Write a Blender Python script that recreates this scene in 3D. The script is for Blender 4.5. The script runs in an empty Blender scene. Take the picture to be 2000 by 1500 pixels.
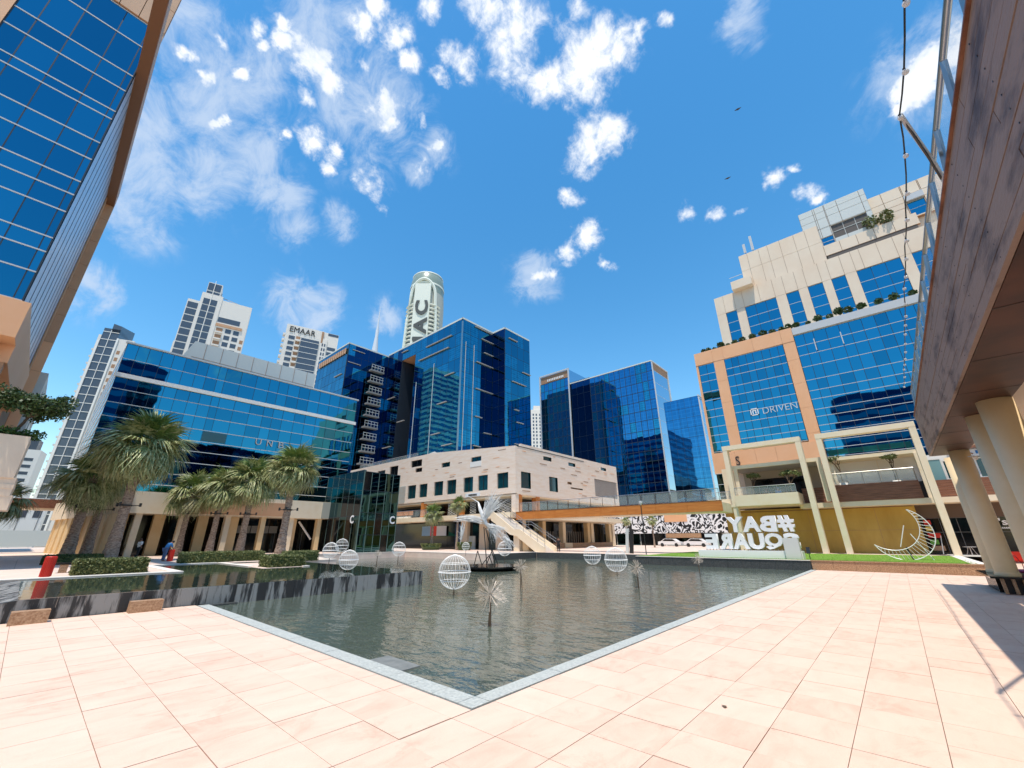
import bpy, math, random
from mathutils import Vector, Matrix
R = math.radians
random.seed(7)
sc = bpy.context.scene
col = sc.collection
# ---------------------------------------------------------------- camera
YAW, PIT, ROL = 0.726704, 0.36415, -0.00444
fw = Vector((math.cos(YAW)*math.cos(PIT), math.sin(YAW)*math.cos(PIT), math.sin(PIT)))
rt = Vector((math.sin(YAW), -math.cos(YAW), 0)); up = rt.cross(fw)
r2 = rt*math.cos(ROL)+up*math.sin(ROL); u2 = up*math.cos(ROL)-rt*math.sin(ROL)
cam = bpy.data.cameras.new('camera'); cam.lens = 14.25; cam.sensor_width = 36
cam.clip_start = .1; cam.clip_end = 6000
co = bpy.data.objects.new('camera', cam); col.objects.link(co); sc.camera = co
m = Matrix((r2, u2, -fw)).transposed().to_4x4(); m.translation = Vector((0, 0, 2.2)); co.matrix_world = m
# ---------------------------------------------------------------- view, sun, sky
sc.view_settings.view_transform = 'Standard'; sc.view_settings.look = 'None'
sc.view_settings.exposure = .50; sc.view_settings.gamma = 1; sc.view_settings.use_curve_mapping = False
SV = Vector((-.28, -.13, 1)).normalized()
sl = bpy.data.lights.new('sun', 'SUN'); sl.energy = 3.4; sl.angle = R(.5); sl.color = (1, .91, .79)
so = bpy.data.objects.new('sun', sl); col.objects.link(so); so.rotation_euler = SV.to_track_quat('Z', 'Y').to_euler()
so.location = (0, 0, 150)
CL=[(0.342,0.3,0.891,0.081),(0.295,0.333,0.896,0.048),(0.315,0.401,0.86,0.029),(0.406,0.198,0.892,0.03),(0.479,0.225,0.849,0.075),(0.449,0.295,0.843,0.049),(0.499,0.166,0.851,0.041),(0.499,0.13,0.857,0.021),(0.515,0.089,0.853,0.016),(0.57,0.294,0.767,0.055),(0.585,0.248,0.772,0.039),(0.609,0.364,0.704,0.024),(0.674,0.363,0.643,0.035),(0.672,0.412,0.615,0.031),(0.666,0.468,0.581,0.022),(0.728,0.36,0.583,0.016),(0.657,0.485,0.577,0.014),(0.292,0.657,0.695,0.042),(0.322,0.663,0.676,0.023),(0.265,0.662,0.702,0.02),(0.113,0.59,0.8,0.044),(0.078,0.593,0.801,0.021),(0.15,0.589,0.794,0.027),(0.126,0.63,0.766,0.022),(0.164,0.662,0.732,0.027),(0.214,0.656,0.724,0.022),(0.206,0.677,0.706,0.017),(0.241,0.554,0.797,0.032),(0.266,0.564,0.782,0.019),(0.21,0.458,0.864,0.03),(0.255,0.471,0.844,0.024),(0.146,0.501,0.853,0.025),(0.16,0.462,0.873,0.024),(0.232,0.392,0.89,0.019),(0.184,0.537,0.823,0.015),(0.127,0.682,0.72,0.013),(0.756,0.167,0.633,0.019),(0.771,0.119,0.626,0.017),(0.78,0.083,0.62,0.012),(0.768,0.005,0.641,0.027),(0.767,-0.027,0.641,0.013),(0.801,-0.025,0.598,0.019),(0.81,-0.032,0.585,0.013),(0.769,0.028,0.638,0.016),(0.734,-0.194,0.651,0.023),(0.74,-0.171,0.651,0.019),(0.719,-0.218,0.659,0.027),(0.749,-0.159,0.643,0.013),(0.712,-0.239,0.66,0.029),(0.362,0.528,0.768,0.021),(0.357,0.571,0.739,0.017),(0.033,0.601,0.799,0.018),(-0.007,0.629,0.778,0.013),(0.044,0.656,0.753,0.014),(0.055,0.613,0.788,0.013),(-0.004,0.685,0.728,0.012),(-0.035,0.678,0.734,0.013),(0.033,0.717,0.697,0.012),(0.069,0.575,0.815,0.015),(0.134,0.538,0.832,0.015),(0.308,0.444,0.842,0.015),(0.316,0.531,0.786,0.013)]
WI=[(-0.013,0.665,0.747,0.073),(-0.036,0.77,0.638,0.069),(0.033,0.717,0.697,0.068),(-0.01,0.81,0.586,0.061),(0.151,0.755,0.638,0.05),(0.051,0.637,0.769,0.053),(-0.052,0.652,0.757,0.054),(0.268,0.733,0.626,0.032),(0.366,0.524,0.769,0.035),(0.353,0.574,0.739,0.029),(0.095,0.723,0.684,0.061),(0.04,0.777,0.628,0.065),(0.194,0.775,0.602,0.036),(0.206,0.578,0.79,0.101),(0.106,0.546,0.831,0.084),(0.73,-0.205,0.652,0.061),(0.276,0.84,0.466,0.061),(0.429,0.764,0.483,0.034),(0.65,0.494,0.578,0.048),(-0.048,0.917,0.396,0.041),(0.576,-0.013,0.817,0.034),(-0.023,0.852,0.524,0.047)]
w = bpy.data.worlds.new('World'); sc.world = w; w.use_nodes = True
def build_world():
    nt = w.node_tree; nt.nodes.clear(); L = nt.links.new
    def N(t, **k):
        n = nt.nodes.new(t)
        for a, b in k.items(): setattr(n, a, b)
        return n
    def MA(op, a, b=None, cl=False):
        n = N('ShaderNodeMath', operation=op); n.use_clamp = cl
        for i, v in enumerate((a, b)):
            if v is None: continue
            if hasattr(v, 'links'): L(v, n.inputs[i])
            else: n.inputs[i].default_value = v
        return n.outputs[0]
    out = N('ShaderNodeOutputWorld'); bg = N('ShaderNodeBackground'); L(bg.outputs[0], out.inputs[0])
    sky = N('ShaderNodeTexSky', sky_type='NISHITA'); sky.sun_disc = False
    sky.sun_elevation = math.asin(SV.z); sky.sun_rotation = math.atan2(SV.x, SV.y)
    sky.air_density = 1.2; sky.dust_density = .25; sky.ozone_density = 1.5
    hs = N('ShaderNodeHueSaturation'); hs.inputs['Hue'].default_value = .492; hs.inputs['Saturation'].default_value = 1.36; hs.inputs['Value'].default_value = 1.0
    L(sky.outputs[0], hs.inputs['Color'])
    tc = N('ShaderNodeTexCoord'); gen = tc.outputs['Generated']
    def noise(scale, det, rough, vec, dist=0):
        n = N('ShaderNodeTexNoise'); n.inputs['Scale'].default_value = scale; n.inputs['Detail'].default_value = det
        n.inputs['Roughness'].default_value = rough; n.inputs['Distortion'].default_value = dist; L(vec, n.inputs['Vector']); return n
    wn = noise(9, 5, .62, gen)
    vs = N('ShaderNodeVectorMath', operation='SUBTRACT'); L(wn.outputs['Color'], vs.inputs[0]); vs.inputs[1].default_value = (.5, .5, .5)
    vm = N('ShaderNodeVectorMath', operation='SCALE'); L(vs.outputs[0], vm.inputs[0]); vm.inputs['Scale'].default_value = .085
    va = N('ShaderNodeVectorMath', operation='ADD'); L(gen, va.inputs[0]); L(vm.outputs[0], va.inputs[1]); P = va.outputs[0]
    def field(lst, k):
        acc = None
        for x, y, z, r in lst:
            d = N('ShaderNodeVectorMath', operation='DISTANCE'); L(P, d.inputs[0]); d.inputs[1].default_value = (x, y, z)
            mr = N('ShaderNodeMapRange', interpolation_type='SMOOTHSTEP'); L(d.outputs['Value'], mr.inputs[0])
            mr.inputs[1].default_value = r*1.8*k; mr.inputs[2].default_value = 0
            acc = mr.outputs[0] if acc is None else MA('MAXIMUM', acc, mr.outputs[0])
        return acc
    fn = noise(30, 9, .66, gen, .3); f2 = noise(10, 6, .6, gen, .4)
    big = noise(3.2, 6, .6, gen)
    c = field(CL, 1.0)
    # elsewhere in the sky the same broken cloud goes on
    sep = N('ShaderNodeSeparateXYZ'); L(gen, sep.inputs[0])
    dv = N('ShaderNodeVectorMath', operation='DOT_PRODUCT'); L(gen, dv.inputs[0]); dv.inputs[1].default_value = tuple(fw)
    outm = N('ShaderNodeMapRange'); L(dv.outputs['Value'], outm.inputs[0]); outm.inputs[1].default_value = .45; outm.inputs[2].default_value = .2
    hi = N('ShaderNodeMapRange'); L(sep.outputs[2], hi.inputs[0]); hi.inputs[1].default_value = .15; hi.inputs[2].default_value = .5
    gm = N('ShaderNodeMapRange'); L(big.outputs[0], gm.inputs[0]); gm.inputs[1].default_value = .48; gm.inputs[2].default_value = .66
    gen2 = MA('MULTIPLY', MA('MULTIPLY', gm.outputs[0], outm.outputs[0]), hi.outputs[0])
    c = MA('MAXIMUM', c, gen2)
    dens = MA('ADD', MA('ADD', MA('MULTIPLY', c, 1.25), MA('MULTIPLY', MA('SUBTRACT', fn.outputs[0], .5), 1.9)), MA('MULTIPLY', MA('SUBTRACT', f2.outputs[0], .52), 2.6))
    md = N('ShaderNodeMapRange', interpolation_type='SMOOTHSTEP'); L(dens, md.inputs[0]); md.inputs[1].default_value = .34; md.inputs[2].default_value = 1.45
    solid = MA('MULTIPLY', md.outputs[0], MA('MULTIPLY', c, 4, True))
    mp = N('ShaderNodeMapping'); mp.inputs['Rotation'].default_value = (.3, .5, .4); mp.inputs['Scale'].default_value = (1.5, 1.1, 1.3); L(gen, mp.inputs[0])
    wf = noise(10, 9, .66, mp.outputs[0], .6)
    wi = field(WI, 1.1)
    wd = N('ShaderNodeMapRange', interpolation_type='SMOOTHSTEP'); L(MA('ADD', MA('MULTIPLY', wi, .72), MA('MULTIPLY', MA('SUBTRACT', wf.outputs[0], .5), 2.4)), wd.inputs[0])
    wd.inputs[1].default_value = .05; wd.inputs[2].default_value = 1.0
    veil = MA('MULTIPLY', MA('MULTIPLY', wd.outputs[0], MA('MULTIPLY', wi, 2.5, True)), .8)
    al = MA('ADD', solid, veil, True)
    al = MA('MULTIPLY', al, MA('MULTIPLY', sep.outputs[2], 9, True))
    # cloud body: brighter cores, slightly blue-grey thin parts
    mc = N('ShaderNodeMix', data_type='RGBA'); L(solid, mc.inputs['Factor'])
    mc.inputs[6].default_value = (3.0, 3.6, 4.5, 1); mc.inputs[7].default_value = (5.2, 5.3, 5.45, 1)
    mx = N('ShaderNodeMix', data_type='RGBA'); L(al, mx.inputs['Factor']); L(hs.outputs[0], mx.inputs[6]); L(mc.outputs[2], mx.inputs[7])
    L(mx.outputs[2], bg.inputs[0]); bg.inputs[1].default_value = .15
    w.cycles.sampling_method = 'MANUAL'; w.cycles.sample_map_resolution = 512
build_world()
# ---------------------------------------------------------------- materials
MATS = {}
def mat(name, c=(.5, .5, .5), rough=.6, metal=0.0, c2=None, ns=3.0, stretch=(1, 1, 1), bump=0.0, bs=None, spec=.5, lo=.35, hi=.65, trans=0, alpha=1, coords='Object', det=5):
    if name in MATS: return MATS[name]
    M = bpy.data.materials.new(name); M.use_nodes = True; nt = M.node_tree; L = nt.links.new
    b = nt.nodes['Principled BSDF']; b.inputs['Base Color'].default_value = (*c, 1); b.inputs['Roughness'].default_value = rough
    b.inputs['Metallic'].default_value = metal; b.inputs['Specular IOR Level'].default_value = spec
    b.inputs['Transmission Weight'].default_value = trans; b.inputs['Alpha'].default_value = alpha
    if c2 or bump:
        g = nt.nodes.new('ShaderNodeNewGeometry'); mp = nt.nodes.new('ShaderNodeMapping'); mp.inputs['Scale'].default_value = stretch
        L(g.outputs['Position'], mp.inputs[0])
        n = nt.nodes.new('ShaderNodeTexNoise'); n.inputs['Scale'].default_value = ns; n.inputs['Detail'].default_value = det; n.inputs['Roughness'].default_value = .62
        L(mp.outputs[0], n.inputs['Vector'])
        if c2:
            mr = nt.nodes.new('ShaderNodeMapRange'); L(n.outputs[0], mr.inputs[0]); mr.inputs[1].default_value = lo; mr.inputs[2].default_value = hi
            mx = nt.nodes.new('ShaderNodeMix'); mx.data_type = 'RGBA'; L(mr.outputs[0], mx.inputs['Factor'])
            mx.inputs[6].default_value = (*c, 1); mx.inputs[7].default_value = (*c2, 1); L(mx.outputs[2], b.inputs['Base Color'])
        if bump:
            bn = n
            if bs:
                bn = nt.nodes.new('ShaderNodeTexNoise'); bn.inputs['Scale'].default_value = bs; bn.inputs['Detail'].default_value = 4; L(mp.outputs[0], bn.inputs['Vector'])
            bp = nt.nodes.new('ShaderNodeBump'); bp.inputs['Strength'].default_value = bump; bp.inputs['Distance'].default_value = .02
            L(bn.outputs[0], bp.inputs['Height']); L(bp.outputs[0], b.inputs['Normal'])
    MATS[name] = M; return M
def tile_material():
    M = mat('plaza_tile', rough=.62); nt = M.node_tree; L = nt.links.new; b = nt.nodes['Principled BSDF']
    g = nt.nodes.new('ShaderNodeNewGeometry')
    def V(op, a, v=None, sc_=None):
        n = nt.nodes.new('ShaderNodeVectorMath'); n.operation = op; L(a, n.inputs[0])
        if v is not None: n.inputs[1].default_value = v
        return n.outputs[0]
    f = V('FLOOR', V('MULTIPLY', V('SUBTRACT', g.outputs['Position'], (3.54, 4.95, 0)), (1.25, 1.25, 0)))
    wn = nt.nodes.new('ShaderNodeTexWhiteNoise'); wn.noise_dimensions = '2D'; L(f, wn.inputs['Vector'])
    # each tile has its own vein direction and cloud
    add = nt.nodes.new('ShaderNodeVectorMath'); add.operation = 'ADD'; L(g.outputs['Position'], add.inputs[0])
    s = V('MULTIPLY', wn.outputs['Color'], (30, 30, 30)); L(s, add.inputs[1])
    mp = nt.nodes.new('ShaderNodeMapping'); mp.inputs['Scale'].default_value = (.75, 1.7, 1); mp.inputs['Rotation'].default_value = (0, 0, .72); L(add.outputs[0], mp.inputs[0])
    n1 = nt.nodes.new('ShaderNodeTexNoise'); n1.inputs['Scale'].default_value = 1.7; n1.inputs['Detail'].default_value = 7; n1.inputs['Roughness'].default_value = .6; n1.inputs['Distortion'].default_value = .8; L(mp.outputs[0], n1.inputs['Vector'])
    n2 = nt.nodes.new('ShaderNodeTexNoise'); n2.inputs['Scale'].default_value = .35; n2.inputs['Detail'].default_value = 5; L(g.outputs['Position'], n2.inputs['Vector'])
    n3 = nt.nodes.new('ShaderNodeTexNoise'); n3.inputs['Scale'].default_value = 60; n3.inputs['Detail'].default_value = 3; L(g.outputs['Position'], n3.inputs['Vector'])
    cr = nt.nodes.new('ShaderNodeValToRGB'); e = cr.color_ramp.elements
    e[0].position = .30; e[0].color = (.68, .45, .34, 1); e[1].position = .66; e[1].color = (.80, .615, .49, 1)
    x = cr.color_ramp.elements.new(.45); x.color = (.76, .55, .43, 1)
    def MA(op, a, b_):
        n = nt.nodes.new('ShaderNodeMath'); n.operation = op
        for i, v in enumerate((a, b_)):
            if hasattr(v, 'links'): L(v, n.inputs[i])
            else: n.inputs[i].default_value = v
        return n.outputs[0]
    t = MA('ADD', MA('MULTIPLY', n1.outputs[0], .50), MA('ADD', MA('ADD', MA('MULTIPLY', wn.outputs['Value'], .12), .04), MA('MULTIPLY', n2.outputs[0], .24)))
    
    n4 = nt.nodes.new('ShaderNodeTexNoise'); n4.inputs['Scale'].default_value = 1.3; n4.inputs['Detail'].default_value = 10; n4.inputs['Roughness'].default_value = .72; n4.inputs['Distortion'].default_value = 1.2; L(g.outputs['Position'], n4.inputs['Vector'])
    s4 = nt.nodes.new('ShaderNodeMapRange'); L(n4.outputs[0], s4.inputs[0]); s4.inputs[1].default_value = .30; s4.inputs[2].default_value = .46; s4.inputs[3].default_value = .16; s4.inputs[4].default_value = 0
    t = MA('SUBTRACT', t, s4.outputs[0]); L(t, cr.inputs[0]); 
    mx = nt.nodes.new('ShaderNodeMix'); mx.data_type = 'RGBA'; mx.blend_type = 'MULTIPLY'; mx.inputs['Factor'].default_value = .35
    L(cr.outputs[0], mx.inputs[6]); L(n3.outputs['Color'], mx.inputs[7])
    mr = nt.nodes.new('ShaderNodeMapRange'); L(n3.outputs[0], mr.inputs[0]); mr.inputs[1].default_value = .3; mr.inputs[2].default_value = .7; mr.inputs[3].default_value = .82; mr.inputs[4].default_value = 1.05
    cmb = nt.nodes.new('ShaderNodeCombineXYZ'); [L(mr.outputs[0], cmb.inputs[i]) for i in range(3)]
    L(cmb.outputs[0], mx.inputs[7]); L(mx.outputs[2], b.inputs['Base Color'])
    bp = nt.nodes.new('ShaderNodeBump'); bp.inputs['Strength'].default_value = .25; bp.inputs['Distance'].default_value = .006; L(n1.outputs[0], bp.inputs['Height']); L(bp.outputs[0], b.inputs['Normal'])
    return M
def water_material(name, c, s1, rough):
    M = mat(name, c, rough=rough); nt = M.node_tree; L = nt.links.new; b = nt.nodes['Principled BSDF']; b.inputs['IOR'].default_value = 3.2
    g = nt.nodes.new('ShaderNodeNewGeometry'); prev = None
    mp = nt.nodes.new('ShaderNodeMapping'); mp.inputs['Rotation'].default_value = (0, 0, -.73); mp.inputs['Scale'].default_value = (1.5, .7, 1); L(g.outputs['Position'], mp.inputs[0])
    for sc_, st, ds in ((.8, s1, .030), (2.2, s1, .022), (7, s1*.9, .0035)):
        n = nt.nodes.new('ShaderNodeTexNoise'); n.inputs['Scale'].default_value = sc_; n.inputs['Detail'].default_value = 3; n.inputs['Distortion'].default_value = .5; L(mp.outputs[0], n.inputs['Vector'])
        bp = nt.nodes.new('ShaderNodeBump'); bp.inputs['Strength'].default_value = st; bp.inputs['Distance'].default_value = ds; L(n.outputs[0], bp.inputs['Height'])
        if prev: L(prev, bp.inputs['Normal'])
        prev = bp.outputs[0]
    L(prev, b.inputs['Normal'])
    n = nt.nodes.new('ShaderNodeTexNoise'); n.inputs['Scale'].default_value = 34; n.inputs['Detail'].default_value = 5; L(g.outputs['Position'], n.inputs['Vector'])
    cr = nt.nodes.new('ShaderNodeValToRGB'); cr.color_ramp.elements[0].position = .42; cr.color_ramp.elements[1].position = .72
    cr.color_ramp.elements[0].color = (*c, 1); cr.color_ramp.elements[1].color = (c[0]*2.6+.02, c[1]*2.4+.02, c[2]*2.3+.015, 1); L(n.outputs[0], cr.inputs[0]); L(cr.outputs[0], b.inputs['Base Color'])  # pale specks paint the pebbly floor and caustic light into the water colour
    return M
def glass_material(name, tint, rough=.02, cell=None, amt=.5):
    # reflective tinted curtain-wall glass: dark body, coloured mirror film; faint blinds behind it
    M = mat(name, tint, rough=rough, metal=1); nt = M.node_tree; L = nt.links.new; b = nt.nodes['Principled BSDF']
    g = nt.nodes.new('ShaderNodeNewGeometry')
    oi = nt.nodes.new('ShaderNodeObjectInfo')
    mr = nt.nodes.new('ShaderNodeMapRange'); L(oi.outputs['Random'], mr.inputs[0]); mr.inputs[3].default_value = .95; mr.inputs[4].default_value = 1.06
    mx = nt.nodes.new('ShaderNodeVectorMath'); mx.operation = 'SCALE'; mx.inputs[0].default_value = tint; L(mr.outputs[0], mx.inputs['Scale'])
    out = mx.outputs[0]
    if cell:
        br = nt.nodes.new('ShaderNodeTexBrick'); br.offset = 0; sp = nt.nodes.new('ShaderNodeSeparateXYZ'); L(g.outputs['Position'], sp.inputs[0])
        ad = nt.nodes.new('ShaderNodeMath'); ad.operation = 'ADD'; L(sp.outputs[0], ad.inputs[0]); L(sp.outputs[1], ad.inputs[1])
        cb = nt.nodes.new('ShaderNodeCombineXYZ'); L(ad.outputs[0], cb.inputs[0]); L(sp.outputs[2], cb.inputs[1]); L(cb.outputs[0], br.inputs['Vector'])
        br.inputs['Scale'].default_value = 1; br.inputs['Brick Width'].default_value = cell[0]; br.inputs['Row Height'].default_value = cell[1]; br.inputs['Mortar Size'].default_value = .05
        br.inputs['Color1'].default_value = (.8, .8, .8, 1); br.inputs['Color2'].default_value = (1.1, 1.1, 1.1, 1); br.inputs['Mortar'].default_value = (2.6, 1.9, 1.6, 1)
        mm = nt.nodes.new('ShaderNodeMix'); mm.data_type = 'RGBA'; mm.blend_type = 'MULTIPLY'; mm.inputs['Factor'].default_value = amt; L(out, mm.inputs[6]); L(br.outputs[0], mm.inputs[7]); out = mm.outputs[2]
    L(out, b.inputs['Base Color'])
    n = nt.nodes.new('ShaderNodeTexNoise'); n.inputs['Scale'].default_value = .5; n.inputs['Detail'].default_value = 1; L(g.outputs['Position'], n.inputs['Vector'])
    bp = nt.nodes.new('ShaderNodeBump'); bp.inputs['Strength'].default_value = .12; bp.inputs['Distance'].default_value = .05; L(n.outputs[0], bp.inputs['Height']); L(bp.outputs[0], b.inputs['Normal'])
    return M
tile_m = tile_material()
water_m = water_material('pool_water', (.062, .082, .066), 1.0, .02)
water2_m = water_material('upper_pool_water', (.014, .026, .022), .16, .04)
gl_blue = glass_material('blue_curtain_glass', (.034, .255, .37))
gl_deep = glass_material('deep_blue_curtain_glass', (.026, .205, .31))
gl_tower = glass_material('tower_glass', (.030, .23, .34), cell=(1.45, .72), amt=.7)
gl_lat = glass_material('lattice_tower_glass', (.04, .20, .38), cell=(1.3, 1.1), amt=.45)
gl_dark = glass_material('dark_navy_glass', (.008, .045, .12))
gl_grey = glass_material('silver_blue_glass', (.42, .55, .66), rough=.12)
gl_green = glass_material('green_black_glass', (.05, .12, .13))
gl_teal = mat('teal_window', (.005, .045, .055), rough=.05, spec=.8)
gl_clear = mat('clear_balustrade_glass', (.75, .88, .86), rough=.03, alpha=.13, spec=.6)
gl_blk = mat('black_shop_glass', (.006, .007, .008), rough=.08)
win_grey = mat('grey_tower_window', (.07, .085, .11), rough=.15, spec=.7)
alu = mat('white_aluminium', (.55, .56, .56), rough=.35)
alud = mat('dark_joint', (.02, .03, .045), rough=.4)
steel = mat('brushed_steel', (.42, .41, .39), rough=.3, metal=1)
peach = mat('peach_cladding', (.80, .42, .21), rough=.5, c2=(.83, .46, .25), ns=.3)
cream = mat('cream_cladding', (.76, .60, .44), rough=.5, c2=(.80, .66, .50), ns=.3)
tan = mat('tan_cladding', (.50, .28, .15), rough=.5, c2=(.56, .32, .18), ns=.4)
ltgrey = mat('pale_grey_cladding', (.60, .62, .58), rough=.45)
white = mat('white_render', (.80, .78, .73), rough=.6)
cframe = mat('cream_frame_render', (.80, .66, .46), rough=.6, c2=(.83, .71, .53), ns=1.2)
trav = mat('travertine', (.80, .64, .50), rough=.65, c2=(.83, .71, .60), ns=1.0, stretch=(.5, .5, 3.5), lo=.4, hi=.58, bump=.3)
slotm = mat('travertine_slot', (.36, .20, .11), rough=.7)
yellow = mat('ochre_render', (.42, .25, .045), rough=.7, c2=(.54, .35, .08), ns=.5, stretch=(1, 1, .35), det=9)
ycol = mat('ochre_column_render', (.70, .50, .26), rough=.6, c2=(.74, .56, .32), ns=1)
colm = mat('beige_column_render', (.76, .58, .33), rough=.5, c2=(.80, .64, .40), ns=1)
wood = mat('orange_timber', (.48, .15, .025), rough=.5, c2=(.62, .23, .05), ns=1.2, stretch=(1, .5, 6), bump=.2)
wooddk = mat('dark_red_timber', (.13, .045, .022), rough=.5, c2=(.30, .13, .07), ns=2.0, stretch=(1, .35, 8), bump=.3)
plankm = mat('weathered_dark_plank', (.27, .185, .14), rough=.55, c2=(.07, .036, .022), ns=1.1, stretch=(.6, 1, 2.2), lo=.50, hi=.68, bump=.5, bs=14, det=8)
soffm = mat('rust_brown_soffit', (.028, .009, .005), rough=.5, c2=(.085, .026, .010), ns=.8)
granite = mat('dark_granite', (.035, .04, .042), rough=.35, c2=(.12, .125, .12), ns=14, lo=.4, hi=.75, bump=.3)
streak = mat('wet_granite_streaks', (.27, .27, .26), rough=.5, c2=(.025, .026, .028), ns=1.5, stretch=(2.4, 2.4, .35), lo=.46, hi=.55, det=9, bump=.5, bs=18)
kerb_m = mat('pale_granite_kerb', (.36, .39, .37), rough=.5, c2=(.56, .58, .54), ns=24)
brown_g = mat('brown_granite', (.30, .16, .08), rough=.5, c2=(.50, .32, .19), ns=16, lo=.38, hi=.62, bump=.5)
blackg = mat('black_granite', (.018, .018, .018), rough=.12)
grass_m = mat('lawn_grass', (.10, .22, .012), rough=.9, c2=(.20, .34, .03), ns=6, lo=.35, hi=.65)
paver = mat('pink_paver', (.66, .50, .42), rough=.7, c2=(.74, .60, .50), ns=.8)
coping = mat('white_coping', (.80, .74, .66), rough=.6)
earth = mat('sandy_ground', (.42, .36, .28), rough=.9, c2=(.50, .44, .36), ns=.02)
leafd = mat('dark_leaf', (.018, .045, .012), rough=.5, c2=(.06, .11, .02), ns=9)
leafl = mat('hedge_leaf', (.06, .09, .02), rough=.55, c2=(.22, .23, .08), ns=9)
leafp = mat('palm_frond_green', (.15, .20, .055), rough=.45, c2=(.52, .52, .25), ns=3.0, lo=.4, hi=.6)
leafq = mat('palm_frond_fresh', (.09, .17, .03), rough=.45, c2=(.22, .30, .08), ns=3.0)
leafo = mat('palm_frond_dry', (.50, .46, .27), rough=.6, c2=(.24, .24, .10), ns=3.0)
bark = mat('palm_bark', (.14, .09, .06), rough=.9, c2=(.46, .36, .28), ns=5, stretch=(1, 1, 3.2), bump=1.0)
twig = mat('brown_bark', (.12, .08, .05), rough=.9)
wire = mat('white_painted_wire', (.80, .79, .76), rough=.35)
bronze = mat('dull_champagne_wire', (.55, .48, .40), rough=.4)
blackm = mat('black_metal', (.02, .02, .02), rough=.4)
red = mat('red_paint', (.62, .03, .015), rough=.35)
skin = mat('skin', (.25, .12, .07), rough=.6)
whitec = mat('white_cloth', (.75, .75, .75), rough=.9); blackc = mat('black_cloth', (.015, .015, .018), rough=.9)
bluec = mat('blue_cloth', (.03, .17, .42), rough=.9); navyc = mat('denim_cloth', (.05, .10, .22), rough=.9); hairm = mat('black_hair', (.01, .008, .007), rough=.5)
carw = mat('white_car_paint', (.8, .8, .8), rough=.15); tyre = mat('tyre_rubber', (.02, .02, .02), rough=.8)
green = mat('green_canvas', (.01, .30, .17), rough=.8)
purple = mat('purple_plastic', (.28, .03, .12), rough=.3)
def mural_material():
    M = mat('black_white_mural', (.8, .8, .8), rough=.7); nt = M.node_tree; L = nt.links.new; b = nt.nodes['Principled BSDF']
    g = nt.nodes.new('ShaderNodeNewGeometry')
    n = nt.nodes.new('ShaderNodeTexNoise'); n.inputs['Scale'].default_value = .38; n.inputs['Detail'].default_value = 1.5; n.inputs['Distortion'].default_value = 2.2; L(g.outputs['Position'], n.inputs['Vector'])
    mu = nt.nodes.new('ShaderNodeMath'); mu.operation = 'MULTIPLY'; mu.inputs[1].default_value = 26; L(n.outputs[0], mu.inputs[0])
    si = nt.nodes.new('ShaderNodeMath'); si.operation = 'SINE'; L(mu.outputs[0], si.inputs[0])
    cr = nt.nodes.new('ShaderNodeValToRGB'); cr.color_ramp.elements[0].position = .30; cr.color_ramp.elements[1].position = .40
    cr.color_ramp.elements[0].color = (.01, .01, .012, 1); cr.color_ramp.elements[1].color = (.82, .82, .82, 1); 
    ad = nt.nodes.new('ShaderNodeMath'); ad.operation = 'MULTIPLY_ADD'; ad.inputs[1].default_value = .5; ad.inputs[2].default_value = .5; L(si.outputs[0], ad.inputs[0]); L(ad.outputs[0], cr.inputs[0]); L(cr.outputs[0], b.inputs['Base Color'])
    return M
mural_m = mural_material()
# ---------------------------------------------------------------- builders
BASE = {}
def link(o, par):
    col.objects.link(o)
    if par is not None: o.parent = par
    return o
def T(name, label, cat, loc=(0, 0, 0), group=None, rot=0, scale=1):
    o = bpy.data.objects.new(name, None); o.empty_display_size = .2; o.location = loc; o.rotation_euler = (0, 0, rot); o.scale = (scale,)*3
    o['label'] = label; o['category'] = cat
    if group: o['group'] = group
    BASE[o.name] = (0, 0, 0) if (rot or scale != 1) else tuple(loc); col.objects.link(o); return o
def tag(o, label, cat, group=None):
    o['label'] = label; o['category'] = cat
    if group: o['group'] = group
    return o
def base(par): return Vector(BASE.get(par.name, (0, 0, 0))) if par is not None else Vector((0, 0, 0))
UC = {}
def cube(m):
    if m.name not in UC:
        me = bpy.data.meshes.new('block_'+m.name)
        v = [(x, y, z) for x in (-.5, .5) for y in (-.5, .5) for z in (-.5, .5)]
        me.from_pydata(v, [], [(0, 1, 3, 2), (4, 6, 7, 5), (0, 4, 5, 1), (2, 3, 7, 6), (0, 2, 6, 4), (1, 5, 7, 3)]); me.materials.append(m); UC[m.name] = me
    return UC[m.name]
def B(par, name, m, x0, x1, y0, y1, z0, z1, rot=None, sub=None):
    o = bpy.data.objects.new(name, cube(m)); b = base(par)
    o.location = ((x0+x1)/2-b.x, (y0+y1)/2-b.y, (z0+z1)/2-b.z); o.scale = (max(abs(x1-x0), .001), max(abs(y1-y0), .001), max(abs(z1-z0), .001))
    if rot: o.rotation_euler = rot
    return link(o, par)
def S(o, kind='structure'): o['kind'] = kind; return o
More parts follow.
